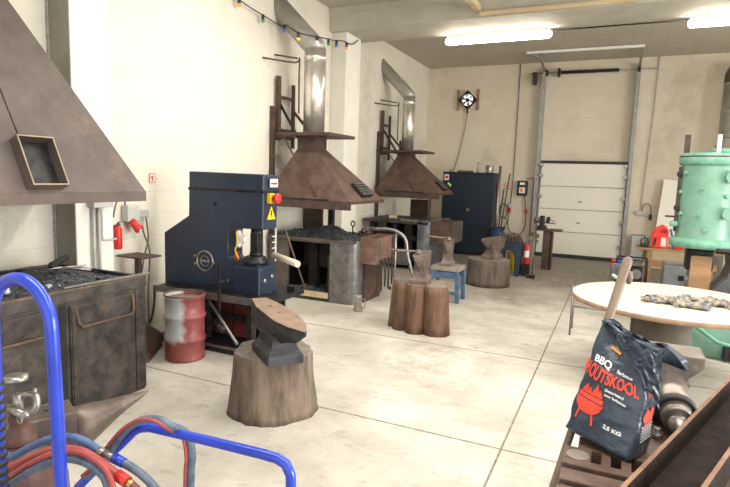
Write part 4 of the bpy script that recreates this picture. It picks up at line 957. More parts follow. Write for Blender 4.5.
# ------------------------------------------------------------------ generator and bench at the back right
t = thing('generator', 'small generator in a black tube frame with a grey tank, before the roller door', 'generator', (.3, 10.75, 0))
def hoop(x):
    return [(x,10.55,.03),(x,10.55,.47),(x,10.58,.50),(x,10.92,.50),(x,10.95,.47),(x,10.95,.03)]
for x in (.08, .56): MB().tube(hoop(x), .014, 8, closed=True).build('frame_hoop', blackp, t)
for y, z in ((10.55,.49),(10.95,.49),(10.55,.03),(10.95,.03)): MB().cyl((.08,y,z),(.56,y,z),.014,seg=8).build('frame_rail', blackp, t)
MB().box(.30, .50, 10.62, 10.88, .05, .34).build('engine', darkst, t, bevel=.02)
MB().cyl((.40,10.60,.24),(.40,10.56,.24),.085,seg=18).build('recoil_starter', steel, t)
MB().box(-.02, .16, 10.44, 10.80, .12, .42).build('alternator', greyst, t, bevel=.02)
MB().box(.12, .50, 10.62, 10.88, .36, .46).build('tank', greyst, t, bevel=.03)
MB().cyl((.02,10.52,.42),(.02,10.52,.48),.04,seg=12).build('red_cap', redp, t)
MB().cyl((.11,10.52,.42),(.11,10.52,.48),.04,seg=12).build('blue_cap', mat('plug_blue', (.02,.08,.4)), t)
t = thing('wooden_bench', 'low wooden bench behind the generator carrying a red case', 'bench', (.9, 11.6, 0))
MB().box(.40, 1.75, 11.3, 11.9, .60, .64).build('top', wood, t, bevel=.004)
for x, y in ((.62,11.36),(1.6,11.36),(.62,11.84),(1.6,11.84)): MB().box(x-.045, x+.045, y-.03, y+.03, 0, .60).build('leg', wood, t)
MB().box(.5, 1.7, 11.34, 11.38, .30, .42).build('stretcher', wood, t)
t = thing('tool_case', 'bright red case with black slots and a white label on the wooden bench', 'case', (.77, 11.5, .64))
b = MB(); b.prism([(.65,.64),(.90,.64),(.91,.95),(.87,1.04),(.80,1.08),(.74,1.04),(.66,1.0),(.63,.9)], 11.42, 11.60, 'xz'); b.build('shell', mat('signal_red_plastic', (.80,.045,.035), (.9,.06,.04), 8, .4), t, bevel=.02)
for x in (.80, .84, .88): MB().obox((x,11.415,.96), (.014,.012,.07), (0,.15,0)).build('slot', blackp, t)
MB().box(.79, .87, 11.41, 11.42, .68, .84).build('paper_label', white, t)
MB().obox((.69,11.415,.76), (.03,.012,.14), (0,.1,0)).build('strap', blackp, t)
t = thing('tool_box', 'dark tool box with a curved grip on the wooden bench, left of the red case', 'tool box', (.52, 11.5, .64))
MB().box(.45, .60, 11.45, 11.6, .64, .70).build('box', blackp, t, bevel=.01)
MB().tube(smooth_path([(.46,11.5,.70),(.48,11.5,.79),(.56,11.5,.80),(.59,11.5,.70)]), .010, 6).build('handle', blackp, t)
tag(MB().tube(smooth_path([(.93,11.48,1.0),(.96,11.46,.9),(.99,11.45,.76),(1.0,11.45,.65)]), .018, 8).build('blue_tube', mat('strap_blue', (.03,.10,.42))), 'blue strap hanging beside the red case', 'strap')
tag(MB().obox((1.08,11.5,.89), (.16,.08,.04), (0,0,.2)).build('red_file_box', redp, bevel=.01) if False else MB().box(1.0,1.16,11.45,11.6,.64,.70).build('red_box', redp, bevel=.01), 'flat red box on the wooden bench behind the power hammer', 'box')
M_ = Matrix.Translation((.78,13.55,0)) @ Euler((R(-7),R(4),0)).to_matrix().to_4x4()
tag(MB().box(-.02, .58, -.015, .015, .70, 1.95, M_).build('white_board', boardw), 'tall blank white board leaning at the back wall behind the power hammer', 'board')
tag(MB().box(.72, 1.55, 13.3, 13.8, 0, .66).build('low_chest', mat('chest_cream', (.45,.36,.22), (.5,.4,.26), 6, .6), bevel=.01), 'cream chest by the back wall under the leaning white board', 'chest')
t = thing('picture_frame', 'pale panel in a black frame leaning below the switch box', 'panel', (.35, 13.7, 0))
MB().box(.36, .62, 13.68, 13.70, .03, .66).build('panel', mat('pale_blue_panel', (.55,.58,.58)), t)
for a in ((.35,.365,.0,.68),(.615,.63,.0,.68),(.35,.63,.0,.02),(.35,.63,.66,.68)): MB().box(a[0],a[1],13.66,13.70,a[2],a[3]).build('frame_bar', greyst, t)
# grey box and crate behind table
t = thing('grey_machine_box', 'grey steel box with a square opening behind the round table', 'steel box', (.92, 9.5, 0))
MB().box(.72, 1.08, 9.35, 9.75, 0, .60).build('case', mat('machine_grey_paint', (.20,.21,.22), (.27,.28,.29), 6, .5, .2), t, bevel=.015)
MB().box(.92, 1.0, 9.345, 9.352, .38, .46).build('square_opening', voidm, t)
MB().box(.73, 1.07, 9.36, 9.74, .60, .63).build('lid', steel, t)

# ------------------------------------------------------------------ green power hammer
t = thing('power_hammer', 'mint green power hammer with a thick upright drum at the right edge', 'power hammer', (1.2, 7.5, 0))
cx, cyy = 1.0, 7.5
_n0 = set(o.name for o in C.objects)
MB().lathe([(.36,1.08),(.355,1.14),(.35,1.3),(.35,2.10),(.36,2.13)], (cx,cyy,0), 48).build('drum', green, t)
MB().lathe([(.39,1.0),(.41,1.01),(.415,1.07),(.40,1.10),(.36,1.13),(.2,1.13)], (cx,cyy,0), 48).build('bottom_flange', greenw, t)
MB().lathe([(.36,2.10),(.385,2.12),(.39,2.19),(.385,2.205),(.385,2.225),(.375,2.26),(.2,2.27)], (cx,cyy,0), 48).build('top_flange', greenw, t)
MB().lathe([(.388,2.205),(.391,2.210),(.391,2.218),(.388,2.222)], (cx,cyy,0), 48, cap=False).build('flange_joint', rust2, t)
MB().lathe([(.20,2.26),(.20,2.31),(.17,2.33)], (cx+.16,cyy+.05,0), 24).build('valve_cap', greenw, t)
for (a, z) in ((-148,2.00),(-160,1.74),(-152,1.45),(-110,1.80),(-112,1.45),(-96,1.26),(-60,1.7)):
    a = R(a); d = Vector((math.cos(a), math.sin(a), 0)); p = Vector((cx,cyy,z))
    MB().cyl(p+d*.34, p+d*.385, .032, .026, 8).build('bolt', greenw, t)
    
for z in (1.52, 1.98):
    MB().box(cx-.40, cx-.34, cyy-.12, cyy+.0, z-.03, z+.03).build('side_lug', darkst, t, bevel=.008)
MB().box(cx-.385, cx-.355, cyy-.10, cyy-.05, 1.2, 2.08).build('side_rail', rust2, t)
MB().cyl((cx-.50,cyy-.05,1.40),(cx-.34,cyy-.05,1.40),.012,seg=8).build('spigot', darkst, t)
MB().box(cx-.44, cx-.34, cyy-.2, cyy-.1, 1.27, 1.34).build('side_valve', greenw, t, bevel=.02)
for z in (1.95, 1.48): MB().lathe([(.08,-.05),(.085,.0),(.06,.03)], (cx+.22,cyy-.34,z), 20, 'y').build('side_boss', green, t)
MB().box(cx+.02, cx+.07, cyy-.22, cyy-.18, 2.26, 2.50).build('eye_bar', white, t, bevel=.004)
MB().bar((cx+.04,cyy-.2,2.46),(cx+.22,cyy+.1,2.48),.012,.012).build('thin_rod', darkst, t)
MB().box(cx-.33, cx-.26, cyy+.1, cyy+.16, 2.24, 2.52).build('rear_bar', rust2, t)
for o in list(C.objects):
    if o.name not in _n0: o.location.z = .225; o.location.x = -.08; o.scale = (.84, .84, .865)
# ram and dies
cx = .93
MB().box(cx-.10, cx+.11, cyy-.2, cyy-.14, .56, 1.0).build('wooden_guard', wood, t, bevel=.006)
MB().box(cx-.14, cx+.14, cyy-.12, cyy+.12, .82, 1.07).build('ram', darkst, t, bevel=.02)
MB().box(cx-.10, cx+.10, cyy-.10, cyy+.10, .72, .82).build('upper_die', greyst, t, bevel=.01)
MB().box(cx-.11, cx+.11, cyy-.12, cyy+.12, .5, .66).build('lower_die', greyst, t, bevel=.01)
# grey C frame curving down to the base
pf = [(cx+.28,1.02),(cx+.30,.90),(cx+.26,.76),(cx+.16,.64),(cx+.08,.56),(cx+.05,.48),(cx+1.2,.48),(cx+1.2,2.3),(cx+.38,2.3),(cx+.36,1.02)]
b = MB(); b.prism(pf, cyy-.20, cyy+.22, 'xz'); b.build('c_frame', mat('hammer_grey_casting', (.085,.09,.10), (.13,.135,.145), 6, .5, .2), t, bevel=.03)
MB().tube([(cx+.10,cyy-.47,1.10),(cx+.22,cyy-.46,1.10),(cx+.5,cyy-.45,1.05)], .03, 8).build('black_pipe', blackp, t)
# base
b = MB(); b.prism([(.78,0),(2.5,0),(2.5,.50),(1.2,.50),(.95,.46),(.80,.40)], 6.62, 8.3, 'xz'); b.build('base', green, t, bevel=.02)
MB().box(.9, 2.3, 6.75, 7.1, .50, .60).build('dark_guard', blackp, t, bevel=.01)
MB().tube([(.80,6.57,.38),(.94,6.56,.28),(1.06,6.55,.20),(1.3,6.55,.16),(1.9,6.55,.15)], .022, 10).build('foot_pedal_bar', greenw, t)
MB().box(1.12, 1.22, 6.52, 6.62, .02, .16).build('pedal_bracket', darkst, t, bevel=.01)

# ------------------------------------------------------------------ round table
t = thing('round_table', 'large round table with a pale board top and brown edge', 'table', (.5, 5.52, 0))
MB().cyl((.51,5.56,.772),(.51,5.56,.78), .83, seg=96).build('tabletop', woodtop, t)
MB().lathe([(.80,.735),(.833,.738),(.833,.771),(.80,.7715)], (.51,5.56,0), 96).build('edge_band', woodedge, t)
MB().cyl((.45,5.55,0),(.45,5.55,.735), .25, seg=32).build('pedestal', mat('dull_olive_steel', (.095,.082,.06), (.13,.115,.085), 5, .8, 0, .1), t)
t = thing('metal_trestle', 'thin grey metal trestle leg frame behind the left side of the round table', 'trestle', (-.2, 6.8, 0))
for x in (-.39, .0): MB().cyl((x,6.77,0),(x,6.77,.60 if x < -.1 else .44), .011, seg=8).build('leg', greyst, t)
for y in (7.1,): 
    for x in (-.39, .0): MB().cyl((x,y,0),(x,y,.44), .011, seg=8).build('leg', greyst, t)
MB().cyl((-.39,6.77,.35),(.0,6.77,.35), .011, seg=8).build('rail', greyst, t); MB().cyl((-.39,7.1,.40),(.0,7.1,.40), .011, seg=8).build('rail', greyst, t)
MB().cyl((-.39,6.77,.40),(-.39,7.1,.40), .011, seg=8).build('rail', greyst, t)
tag(MB().tube(smooth_path([(.02,6.26,.845),(.07,6.16,.83),(.14,6.08,.797)]), .017, 10).build('hose_end', mat('pale_green_hose', (.42,.60,.48), None, 8, .5)), 'short pale green hose end on the far left of the round table', 'hose')
def work_glove(loc, rz, label, s=1.0, seed=0):
    rnd = random.Random(seed)
    t = thing('work_glove', label, 'glove', loc, rz, 'work gloves on the round table')
    b = MB(); rings = []
    for i in range(9):
        k = i/8; x = -.13+.17*k; wd = (.048+.014*math.sin(k*PI))*s; hh = (.020+.012*math.sin(k*5+seed))*s
        rings.append([Vector((x*s, wd*math.cos(a)*(1+.12*noise.noise(Vector((k*6,a,seed)))), .024*s+hh*math.sin(a)*(1+.3*noise.noise(Vector((a*2,k*7,seed)))))) for a in [2*PI*j/14 for j in range(14)]])
    b.rings(rings)
    for i in range(4):
        y = (-.036+.024*i)*s; bend = rnd.uniform(-.02,.04)
        b.tube(smooth_path([(.03*s,y,.024*s),(.07*s,y*1.15,.030*s),(.10*s,y*1.25+bend*.3,.02*s+abs(bend)*.4),(.125*s,y*1.3+bend,.014*s)],4), [.0135*s]*12+[.009*s], 8)
    b.tube(smooth_path([(-.03*s,.04*s,.024*s),(.0,.075*s,.026*s),(.035*s,.092*s,.016*s)],4), [.014*s]*8+[.010*s], 8)
    for v in b.bm.verts:
        v.co += Vector((noise.noise(v.co*28), noise.noise(v.co*28+Vector((5,0,0))), noise.noise(v.co*30+Vector((0,9,0)))*1.6))*.014
        v.co.z = max(v.co.z, .001)
    b.build('leather', glove, t, world=False)
    c = MB(); c.rings([[Vector((x*s, (.052+.004*j)*s*math.cos(a), .024*s+.026*s*math.sin(a))) for a in [2*PI*q/14 for q in range(14)]] for j, x in enumerate((-.175,-.13))], cap=False)
    for v in c.bm.verts: v.co.z = max(.001, v.co.z+.006*noise.noise(v.co*20))
    c.build('cuff', mat('glove_cuff_cloth', (.10,.12,.16), (.35,.33,.30), 25, .9), t, world=False, solid=.004)
work_glove((.50,5.42,.781), R(20), 'crumpled pale work glove in the middle of the round table', 1.15, 1)
work_glove((.58,5.30,.781), R(160), 'pale work glove with a dark cuff, nearest on the round table', 1.15, 2)
work_glove((.38,5.36,.781), R(190), 'flat work glove, leftmost on the round table', .95, 3)
work_glove((.80,5.50,.781), R(-15), 'grey work glove at the right of the round table', 1.2, 4)
work_glove((.98,5.46,.781), R(170), 'work glove at the right picture edge on the round table', 1.2, 5)

# ------------------------------------------------------------------ slotted iron bench with vise, sack, beam
ZP = .90
t = thing('iron_workbench', 'brown slotted cast iron bench in the right foreground under the charcoal sack', 'workbench', (.25, 1.95, 0))
b = MB()
b.box(-.055, .52, 1.93, 2.40, ZP-.05, ZP); b.box(-.098, .52, 1.80, 1.84, ZP-.05, ZP)
for x0, x1 in ((-.098,-.01),(.02,.05),(.08,.11),(.14,.52)): b.box(x0, x1, 1.84, 1.93, ZP-.05, ZP)
b.box(-.096, .52, 1.70, 1.775, ZP-.05, ZP-.004); b.box(-.092, .52, 1.45, 1.68, ZP-.05, ZP-.01)
b.build('slotted_top', platem, t, bevel=.004)
MB().box(-.045, .5, 1.46, 2.38, ZP-.12, ZP-.055).build('under_plate', voidm, t)
for x, y in ((.0,1.55),(.44,1.55),(.03,2.3),(.44,2.3)): MB().box(x-.04, x+.04, y-.04, y+.04, 0, ZP-.12).build('leg', rust2, t)
MB().cyl((.195,2.14,ZP),(.195,2.14,ZP+.022), .022, seg=6).build('nut', steel, t)
MB().cyl((.195,2.14,ZP+.022),(.195,2.14,ZP+.04), .011, seg=10).build('bolt', steel, t)
MB().cyl((-.052,1.87,ZP),(-.052,1.87,ZP+.002), .036, seg=24).build('round_plug', mat('plug_grey', (.26,.22,.18), (.33,.28,.24), 10, .5, .3), t)

t = thing('bench_vise', 'heavy brown steel vise with a round nosed barrel beside the charcoal sack', 'vise', (.28, 2.35, ZP))
# flared anvil head
def vr(z, x0, x1, y0, y1): return [Vector(p) for p in ((x0,y0,z),(x1,y0,z),(x1,y1,z),(x0,y1,z))]
b = MB(); b.rings([vr(1.150,.13,.356,2.38,2.54), vr(1.108,.13,.356,2.38,2.54), vr(1.055,.215,.302,2.38,2.50), vr(1.0,.225,.30,2.38,2.49), vr(.90,.20,.292,2.38,2.50)], smooth=False)
b.build('flared_jaw', visem, t, bevel=.006)
MB().box(.222, .308, 2.345, 2.40, 1.0, 1.055).build('front_block', visem, t, bevel=.006)
b = MB(); b.cyl((.245,2.42,1.02),(.256,2.22,.975), .064, seg=32); b.build('barrel', visem, t, bevel=.004)
b = MB(); d0 = Vector((.245,2.42,1.02)); d1 = Vector((.256,2.22,.975)); dd = (d1-d0).normalized()
MB().tube([d1-dd*.03, d1-dd*.02, d1-dd*.005, d1+dd*.003], [.066,.071,.071,.066], 32).build('rubber_ring', black, t)
MB().tube([d1, d1+dd*.05], [.054,.050], 32).build('collar', visem, t)
MB().tube([d1+dd*.05, d1+dd*.07, d1+dd*.10, d1+dd*.113], [.036,.034,.020,.006], 24).build('nose', steel, t)
MB().box(.12, .20, 2.30, 2.46, .90, .95).build('foot', darkst, t, bevel=.006); MB().box(.15,.19,2.24,2.42,.94,1.06).build('side_bracket', darkst, t, bevel=.008)

# steel channel beam across the corner
t = thing('steel_beam', 'dark brown steel channel beam lying diagonally across the bottom right corner', 'beam', (.3, 1.8, ZP))
p0 = Vector((.05,1.20,0)); dv = Vector((.345,.94,0)).normalized(); nv = Vector((dv.y,-dv.x,0))
p0 = Vector((.065,1.53,0))-dv*.55
def bq(a0, a1, n0, n1, z0, z1, name, m):
    b = MB(); vs = [p0+dv*a+nv*n_+Vector((0,0,z)) for z in (z0, z1) for n_ in (n0, n1) for a in (a0, a1)]
    b._q(vs, [(0,2,3,1),(4,5,7,6),(0,1,5,4),(2,6,7,3),(0,4,6,2),(1,3,7,5)]); b.build(name, m, t)
LB = 1.9
bq(0, LB, .006, .16, ZP+.004, ZP+.018, 'web', beamst)
bq(0, LB, 0, .012, ZP+.004, ZP+.097, 'near_flange', beamst); bq(0, LB, .0, .012, ZP+.097, ZP+.100, 'near_flange_edge', beamlip)
bq(0, LB, .15, .162, ZP+.004, ZP+.097, 'outer_flange', beamst); bq(0, LB, .15, .162, ZP+.097, ZP+.100, 'outer_flange_edge', beamlip)

# wooden shaft
t = thing('wooden_shaft', 'long round wooden tool handle standing up behind the charcoal sack', 'tool handle', (-.32, 2.05, 0))
pt = Vector((.052,2.34,1.49)); pb = Vector((-.128,1.93,.72)); dr = (pb-pt).normalized(); p3 = pb+dr*((pb.z-.0)/-dr.z)
MB().tube([p3, pb, pt*.3+pb*.7, pt*.7+pb*.3, pt*.93+pb*.07, pt, pt-dr*.02, pt-dr*.03], [.012,.013,.014,.016,.017,.019,.018,.008], 18).build('pole', shaft, t)
MB().sph(pt+Vector((.013,-.008,-.05)), .016, (.9,1,1.7), 12).build('side_knob', shaft, t)

# charcoal sack -------------------------------------------------
sack = thing('charcoal_sack', 'crumpled dark blue charcoal sack with red and white print in the right foreground', 'sack', (.02, 1.98, ZP))
def sackpt(u, v, s, off=0.0):
    """u 0..1 across the broad face, v 0..1 upward, s 0..1 depth (0 = front face)"""
    BL = Vector((-.105,1.985,ZP+.035)); BR = Vector((.106,1.885,ZP+.004)); TL = Vector((-.014,2.09,1.285)); TR = Vector((.152,1.99,1.245))
    p = BL*(1-u)*(1-v)+BR*u*(1-v)+TL*(1-u)*v+TR*u*v
    dep = .115*(1-v)**.5*.9+.03
    back = Vector((.42,.90,0)).normalized()
    bulge = math.sin(PI*min(max(u,0),1))**.7*math.sin(PI*min(1,v*1.0+.08))**.6*.030 if 0 < v < 1 else 0
    return p+back*dep*s*1.0-back*bulge*(1-2*s if s < .5 else -(2*s-1))*1.0-back*off
def crum(p, amp):
    return Vector((noise.noise(p*11), noise.noise(p*11+Vector((3,7,1))), noise.noise(p*11+Vector((9,2,5)))))*amp+Vector((noise.noise(p*27), noise.noise(p*27+Vector((3,7,1))), 0))*amp*.35
def sackface(u, v, off=0.0):
    p = sackpt(u, v, 0, 0)
    q = p+crum(p, .0095+.012*max(0, v-.72)*3)
    return q-Vector((.42,.90,0)).normalized()*off
def side(u, v, off=0.0):
    p = sackpt(1, v, u); q = p+crum(p, .0095+.012*max(0, v-.72)*3); return q+Vector((.90,-.42,0)).normalized()*off
b = MB(); rings = []; NV = 34
for j in range(NV+1):
    v = j/NV; ring = []
    for i in range(20): u = i/20; p = sackpt(u, v, 0); ring.append(p+crum(p, .0095+.012*max(0, v-.72)*3))
    for i in range(8): p = sackpt(1, v, i/8); ring.append(p+crum(p, .0095+.012*max(0, v-.72)*3))
    for i in range(14): p = sackpt(1-i/14, v, 1); ring.append(p+crum(p, .0095+.012*max(0, v-.72)*3))
    for i in range(8): p = sackpt(0, v, 1-i/8); ring.append(p+crum(p, .0095+.012*max(0, v-.72)*3))
    rings.append(ring)
# crumpled open mouth, folded over to the right and back
mouth = rings[-1]; cm = sum(mouth, Vector())/len(mouth)
for k, (dz, sxx, sh) in enumerate(((.012,1.0,.004),(.022,1.06,.012),(.022,1.14,.026),(.006,1.20,.042),(-.018,1.24,.058))):
    rings.append([cm+(p-cm)*sxx+Vector((sh,-.02*k*.4,dz))+crum(p*1.6+Vector((k,0,0)), .020) for p in mouth])
for k in range(3):
    rings.append([cm+(p-cm)*(1.08-.25*k)+Vector((.03,0,.0-.02*k))+crum(p*1.6+Vector((k+9,0,0)), .018) for p in mouth])
b.rings(rings); b.build('bag', bagm, sack)
# flap crumple to the right of the mouth
b = MB(); rr = []
for j in range(15):
    k = j/14; rr.append([Vector((.035+.145*i/16, 1.975-.035*math.sin(PI*i/16)+.01*k, 1.298-.03*k-.20*(i/16)**1.2*(.2+.8*k)+.012*math.sin(i*1.3+k*3)))+crum(Vector((i*.08, k*.9, 4)), .018) for i in range(17)])
V = [[b.bm.verts.new(p) for p in r_] for r_ in rr]
for j in range(14):
    for i in range(16): b.bm.faces.new((V[j][i], V[j][i+1], V[j+1][i+1], V[j+1][i])).smooth = True
b.build('folded_flap', bagm, sack, solid=.003, sub=1)
OFF = .0035
def ftxt(body, size, u0, v0, m, name, slope=0, sx=1, bold=.0, fn=sackface, W=.235, Hh=.40, wave=0):
    def g(p):
        u = u0+p.x/W; v = v0+(p.y+slope*p.x+wave*math.sin(p.x*40))/Hh
        return fn(u, v, OFF+p.z)
    b = MB().text(body, size, None, .0004, g, bold, sx); b.build(name, m, sack)
ftxt('BBQ', .036, .26, .745, bagwhite, 'logo_text', -.02, 1.1, .0010)
ftxt('HOUTSKOOL', .064, .44, .625, bagred, 'title_text', -.05, .58, .0022)
ftxt('Barbecue', .017, .66, .725, bagwhite, 'script_text', -.08, 1, .0003)
ftxt('Gesorteerd', .014, .60, .515, bagwhite, 'small_text', -.08, 1, .0003)
ftxt('voor barbecues', .012, .63, .47, bagwhite, 'small_text', -.08, 1, .0003)
ftxt('2,5 KG', .020, .70, .215, bagwhite, 'weight_text', -.05, 1, .001)
# orange tab and red kettle grill print
def fpoly(pts, m, name, fn=sackface, W=.235, Hh=.40, off=OFF, n=1):
    b = MB()
    for poly in pts:
        A = [fn(u, v, off) for u, v in poly]
        v_ = [b.bm.verts.new(p) for p in A]; b.bm.faces.new(v_)
    b.build(name, m, sack, solid=.0008)
fpoly([[(.30,.93),(.50,.895),(.50,.87),(.30,.905)]], orange, 'orange_tab', off=.008)
def ell(cu, cv, ru, rv, a0=0, a1=360, n=20): return [(cu+ru*math.cos(R(a0+(a1-a0)*k/n)), cv+rv*math.sin(R(a0+(a1-a0)*k/n))) for k in range(n+1)]
# bowl as a fan of small strips so that the print follows the sack
def bowl(cu, cv, ru, rv, name, fn, m=bagred, flames=True):
    b = MB(); n = 16
    def add(poly):
        v_ = [b.bm.verts.new(fn(u, v, OFF)) for u, v in poly]; b.bm.faces.new(v_)
    for k in range(n):
        x0 = -1+2*k/n; x1 = -1+2*(k+1)/n
        for (t0, t1) in ((-1,-.5),(-.5,.0),(.12,.45)):
            def yv(x, t): 
                lim = math.sqrt(max(0, 1-x*x)); return (t*lim if t < 0 else t*.9)*rv
            add([(cu+ru*x0*(1 if t0 < 0.1 else .95), cv+yv(x0,t0)), (cu+ru*x1*(1 if t0 < .1 else .95), cv+yv(x1,t0)), (cu+ru*x1*(1 if t0 < .1 else .95), cv+yv(x1,t1)+(.004)), (cu+ru*x0*(1 if t0 < .1 else .95), cv+yv(x0,t1)+.004)])
    for s_ in (-1, 1): add([(cu+s_*ru*.35, cv-rv*.85), (cu+s_*ru*.50, cv-rv*.8), (cu+s_*ru*.72, cv-rv*1.75), (cu+s_*ru*.58, cv-rv*1.75)])
    if flames:
        for dx, hh, lean in ((-.6,.75,.18),(-.15,.55,-.12),(.25,1.0,.1),(.65,.6,-.1)):
            add([(cu+ru*(dx-.22), cv+rv*.5), (cu+ru*(dx+.22), cv+rv*.5), (cu+ru*(dx+.16+lean*.5), cv+rv*(.5+hh*.6)), (cu+ru*(dx+lean), cv+rv*(.5+hh)), (cu+ru*(dx-.12+lean*.3), cv+rv*(.5+hh*.5))])
    b.build(name, m, sack, solid=.0006)
bowl(.26, .37, .235, .12, 'grill_print', sackface)
bowl(.5, .40, .36, .06, 'side_grill_print', side)
ftxt('KOOL', .030, .5, .60, bagred, 'side_text', 0, .75, .0008, fn=side, W=.10)
for k in range(6):
    v0 = .31-k*.028; fpoly([[(.15,v0),(.85,v0),(.85,v0+.007),(.15,v0+.007)]], bagwhite, 'side_print_line', fn=side)

# ------------------------------------------------------------------ left foreground: welding trolley, gas bottle, hoses, anvil
t = thing('welding_trolley', 'bright blue tubular welding trolley in the left foreground', 'trolley', (-1.2, .9, 0))
def arc(cx, cz, r_, a0, a1, y, n=12): return [(cx+r_*math.cos(R(a0+(a1-a0)*k/n)), y, cz+r_*math.sin(R(a0+(a1-a0)*k/n))) for k in range(n+1)]
h = [(-1.455,.85,.12),(-1.452,.85,.6),(-1.440,.85,1.30)]+arc(-1.325,1.407,.114,180,0,.85,14)+[(-1.207,.85,1.30),(-1.196,.85,.9),(-1.19,.85,.12)]
MB().tube(h, .016, 18).build('handle_bar', blue, t)
b = MB()
for k in range(13):
    z = .93+k*.025; b.lathe([(.0165,-.009),(.0225,-.006),(.0235,0),(.0225,.006),(.0165,.009)], (-1.448,.85,z), 14, cap=False)
b.build('rubber_rings', black, t)
g = [(-1.40,1.02,.12),(-1.40,1.02,.80),(-1.365,1.02,.869),(-1.229,1.02,1.003),(-1.158,1.02,1.072),(-1.135,1.02,1.095),(-1.11,1.02,1.110),(-1.076,1.02,1.120),(-.9,1.02,1.129),(-.72,1.02,1.136),(-.675,1.02,1.136),(-.652,1.02,1.128),(-.638,1.02,1.105),(-.636,1.02,1.06),(-.636,1.02,.9),(-.636,1.02,.12)]
MB().tube(g, .0125, 16).build('guard_bar', blue, t)
MB().box(-1.47, -.60, .80, 1.45, .10, .12).build('base_plate', blue, t)
for x in (-1.50, -.57): MB().lathe([(.03,-.02),(.11,-.02),(.12,-.01),(.12,.01),(.11,.02),(.03,.02)], (x,.95,.12), 28, 'x').build('wheel', black, t)
MB().cyl((-1.5,.95,.12),(-.57,.95,.12),.012,seg=8).build('axle', steel, t)
for x in (-1.40, -.68): MB().cyl((x,1.40,.0),(x,1.40,.10),.02,seg=8).build('support_leg', blue, t)

t = thing('gas_bottle', 'maroon gas bottle with a chrome valve on the blue trolley at the left edge', 'gas bottle', (-1.86, 1.17, 0))
gx, gy = -1.86, 1.17
MB().lathe([(.09,0),(.105,.01),(.105,.68),(.10,.73),(.08,.785),(.055,.815),(.045,.825)], (gx,gy,0), 28).build('cylinder', cylm, t)
MB().lathe([(.052,.823),(.055,.83),(.050,.85),(.036,.87),(.030,.90),(.034,.905),(.034,.92),(.026,.93)], (gx+.0,gy,0), 24).build('neck', cylm, t)
MB().cyl((gx,gy,.92),(gx,gy,1.0),.016,seg=12).build('valve_stem', steel, t)
MB().lathe([(.012,1.050),(.036,1.046),(.043,1.055),(.038,1.064),(.015,1.068)], (gx-.008,gy,0), 24).build('hand_wheel', chrome, t)
yk = MB(); yk.tube(smooth_path([(gx-.03,gy-.01,.95),(gx+.03,gy-.02,.945),(gx+.075,gy,.95),(gx+.085,gy+.01,.975),(gx+.07,gy+.02,.995),(gx+.04,gy+.02,.998),(gx-.01,gy+.01,.985)],5), .012, 10)
yk.cyl((gx+.0,gy-.03,.955),(gx+.075,gy-.03,.95),.014,seg=12); yk.build('yoke', chrome, t)
MB().sph((gx+.06,gy-.02,.945), .018, (1.3,1,.9), 12).build('outlet', chrome, t)
MB().tube([(gx+.05+.012*math.cos(a), gy-.03, .925+.012*math.sin(a)) for a in [2*PI*k/12 for k in range(12)]], .003, 6, closed=True).build('ring', steel, t)
MB().cyl((gx+.062,gy+.02,1.0),(gx+.066,gy+.02,1.025),.006,seg=8).build('wing_screw', steel, t)

def hose(pts, r, m, label, name='hose', extras=()):
    t = thing('gas_hose', label, 'hose', pts[0]) if name == 'hose' else None
    sp = smooth_path(pts, 7)
    MB().tube(sp, r, 10).build('tube', m, t)
    return t
Yh = .98
t = hose([(-1.80,1.06,.86),(-1.604,.98,.922),(-1.498,.97,.983),(-1.387,.97,1.038),(-1.304,.97,1.058),(-1.237,.97,1.051),(-1.205,.97,1.042)], .011, bluehose2, 'blue hose arching from the gas bottle to a coupling, topmost in the left foreground')
MB().cyl((-1.21,.97,1.043),(-1.19,.97,1.039),.014,seg=12).build('steel_clip', steel, t)
MB().cyl((-1.19,.97,1.039),(-1.155,.97,1.037),.011,seg=12).build('steel_sleeve', steel, t)
MB().cyl((-1.155,.97,1.038),(-1.118,.97,1.033),.014,.013,seg=12).build('blue_coupling', blue, t)
MB().tube(smooth_path([(-1.118,.97,1.033),(-1.068,.97,1.022),(-1.02,.97,1.0),(-.977,.97,.96),(-.95,.97,.88)]), .011, 10).build('grey_tube', bluehose, t)
t = hose([(-1.80,1.03,.83),(-1.556,.94,.921),(-1.454,.94,.975),(-1.346,.94,1.029),(-1.253,.94,1.048),(-1.189,.94,1.042),(-1.134,.94,1.026),(-1.11,.94,1.018)], .011, redhose, 'red hose arching below the blue hose to a red coupling in the left foreground')
MB().cyl((-1.108,.94,1.018),(-1.072,.94,1.008),.015,seg=12).build('red_coupling', redp, t)
MB().cyl((-1.072,.94,1.008),(-1.058,.94,1.002),.012,seg=12).build('brass_ring', brass, t)
MB().tube(smooth_path([(-1.058,.94,1.002),(-1.02,.94,.985),(-.98,.94,.95),(-.95,.94,.89)]), .012, 10).build('dark_red_tube', mat('dark_red_hose', (.14,.035,.03), (.22,.06,.05), 20, .6), t)
t = hose([(-1.72,.98,.78),(-1.51,.91,.893),(-1.409,.91,.962),(-1.303,.91,1.022),(-1.225,.91,1.046),(-1.162,.91,1.045),(-1.120,.91,1.028),(-1.105,.91,1.0),(-1.104,.91,.96),(-1.10,.91,.85)], .012, bluehose, 'grey blue twin hose with a red line, lowest arch in the left foreground')
MB().tube(smooth_path([(-1.72,.98,.80),(-1.515,.91,.912),(-1.413,.91,.982),(-1.305,.91,1.042),(-1.22,.91,1.065),(-1.155,.91,1.063),(-1.108,.91,1.042),(-1.088,.91,1.0)],7), .008, 8).build('red_tube', redhose, t)
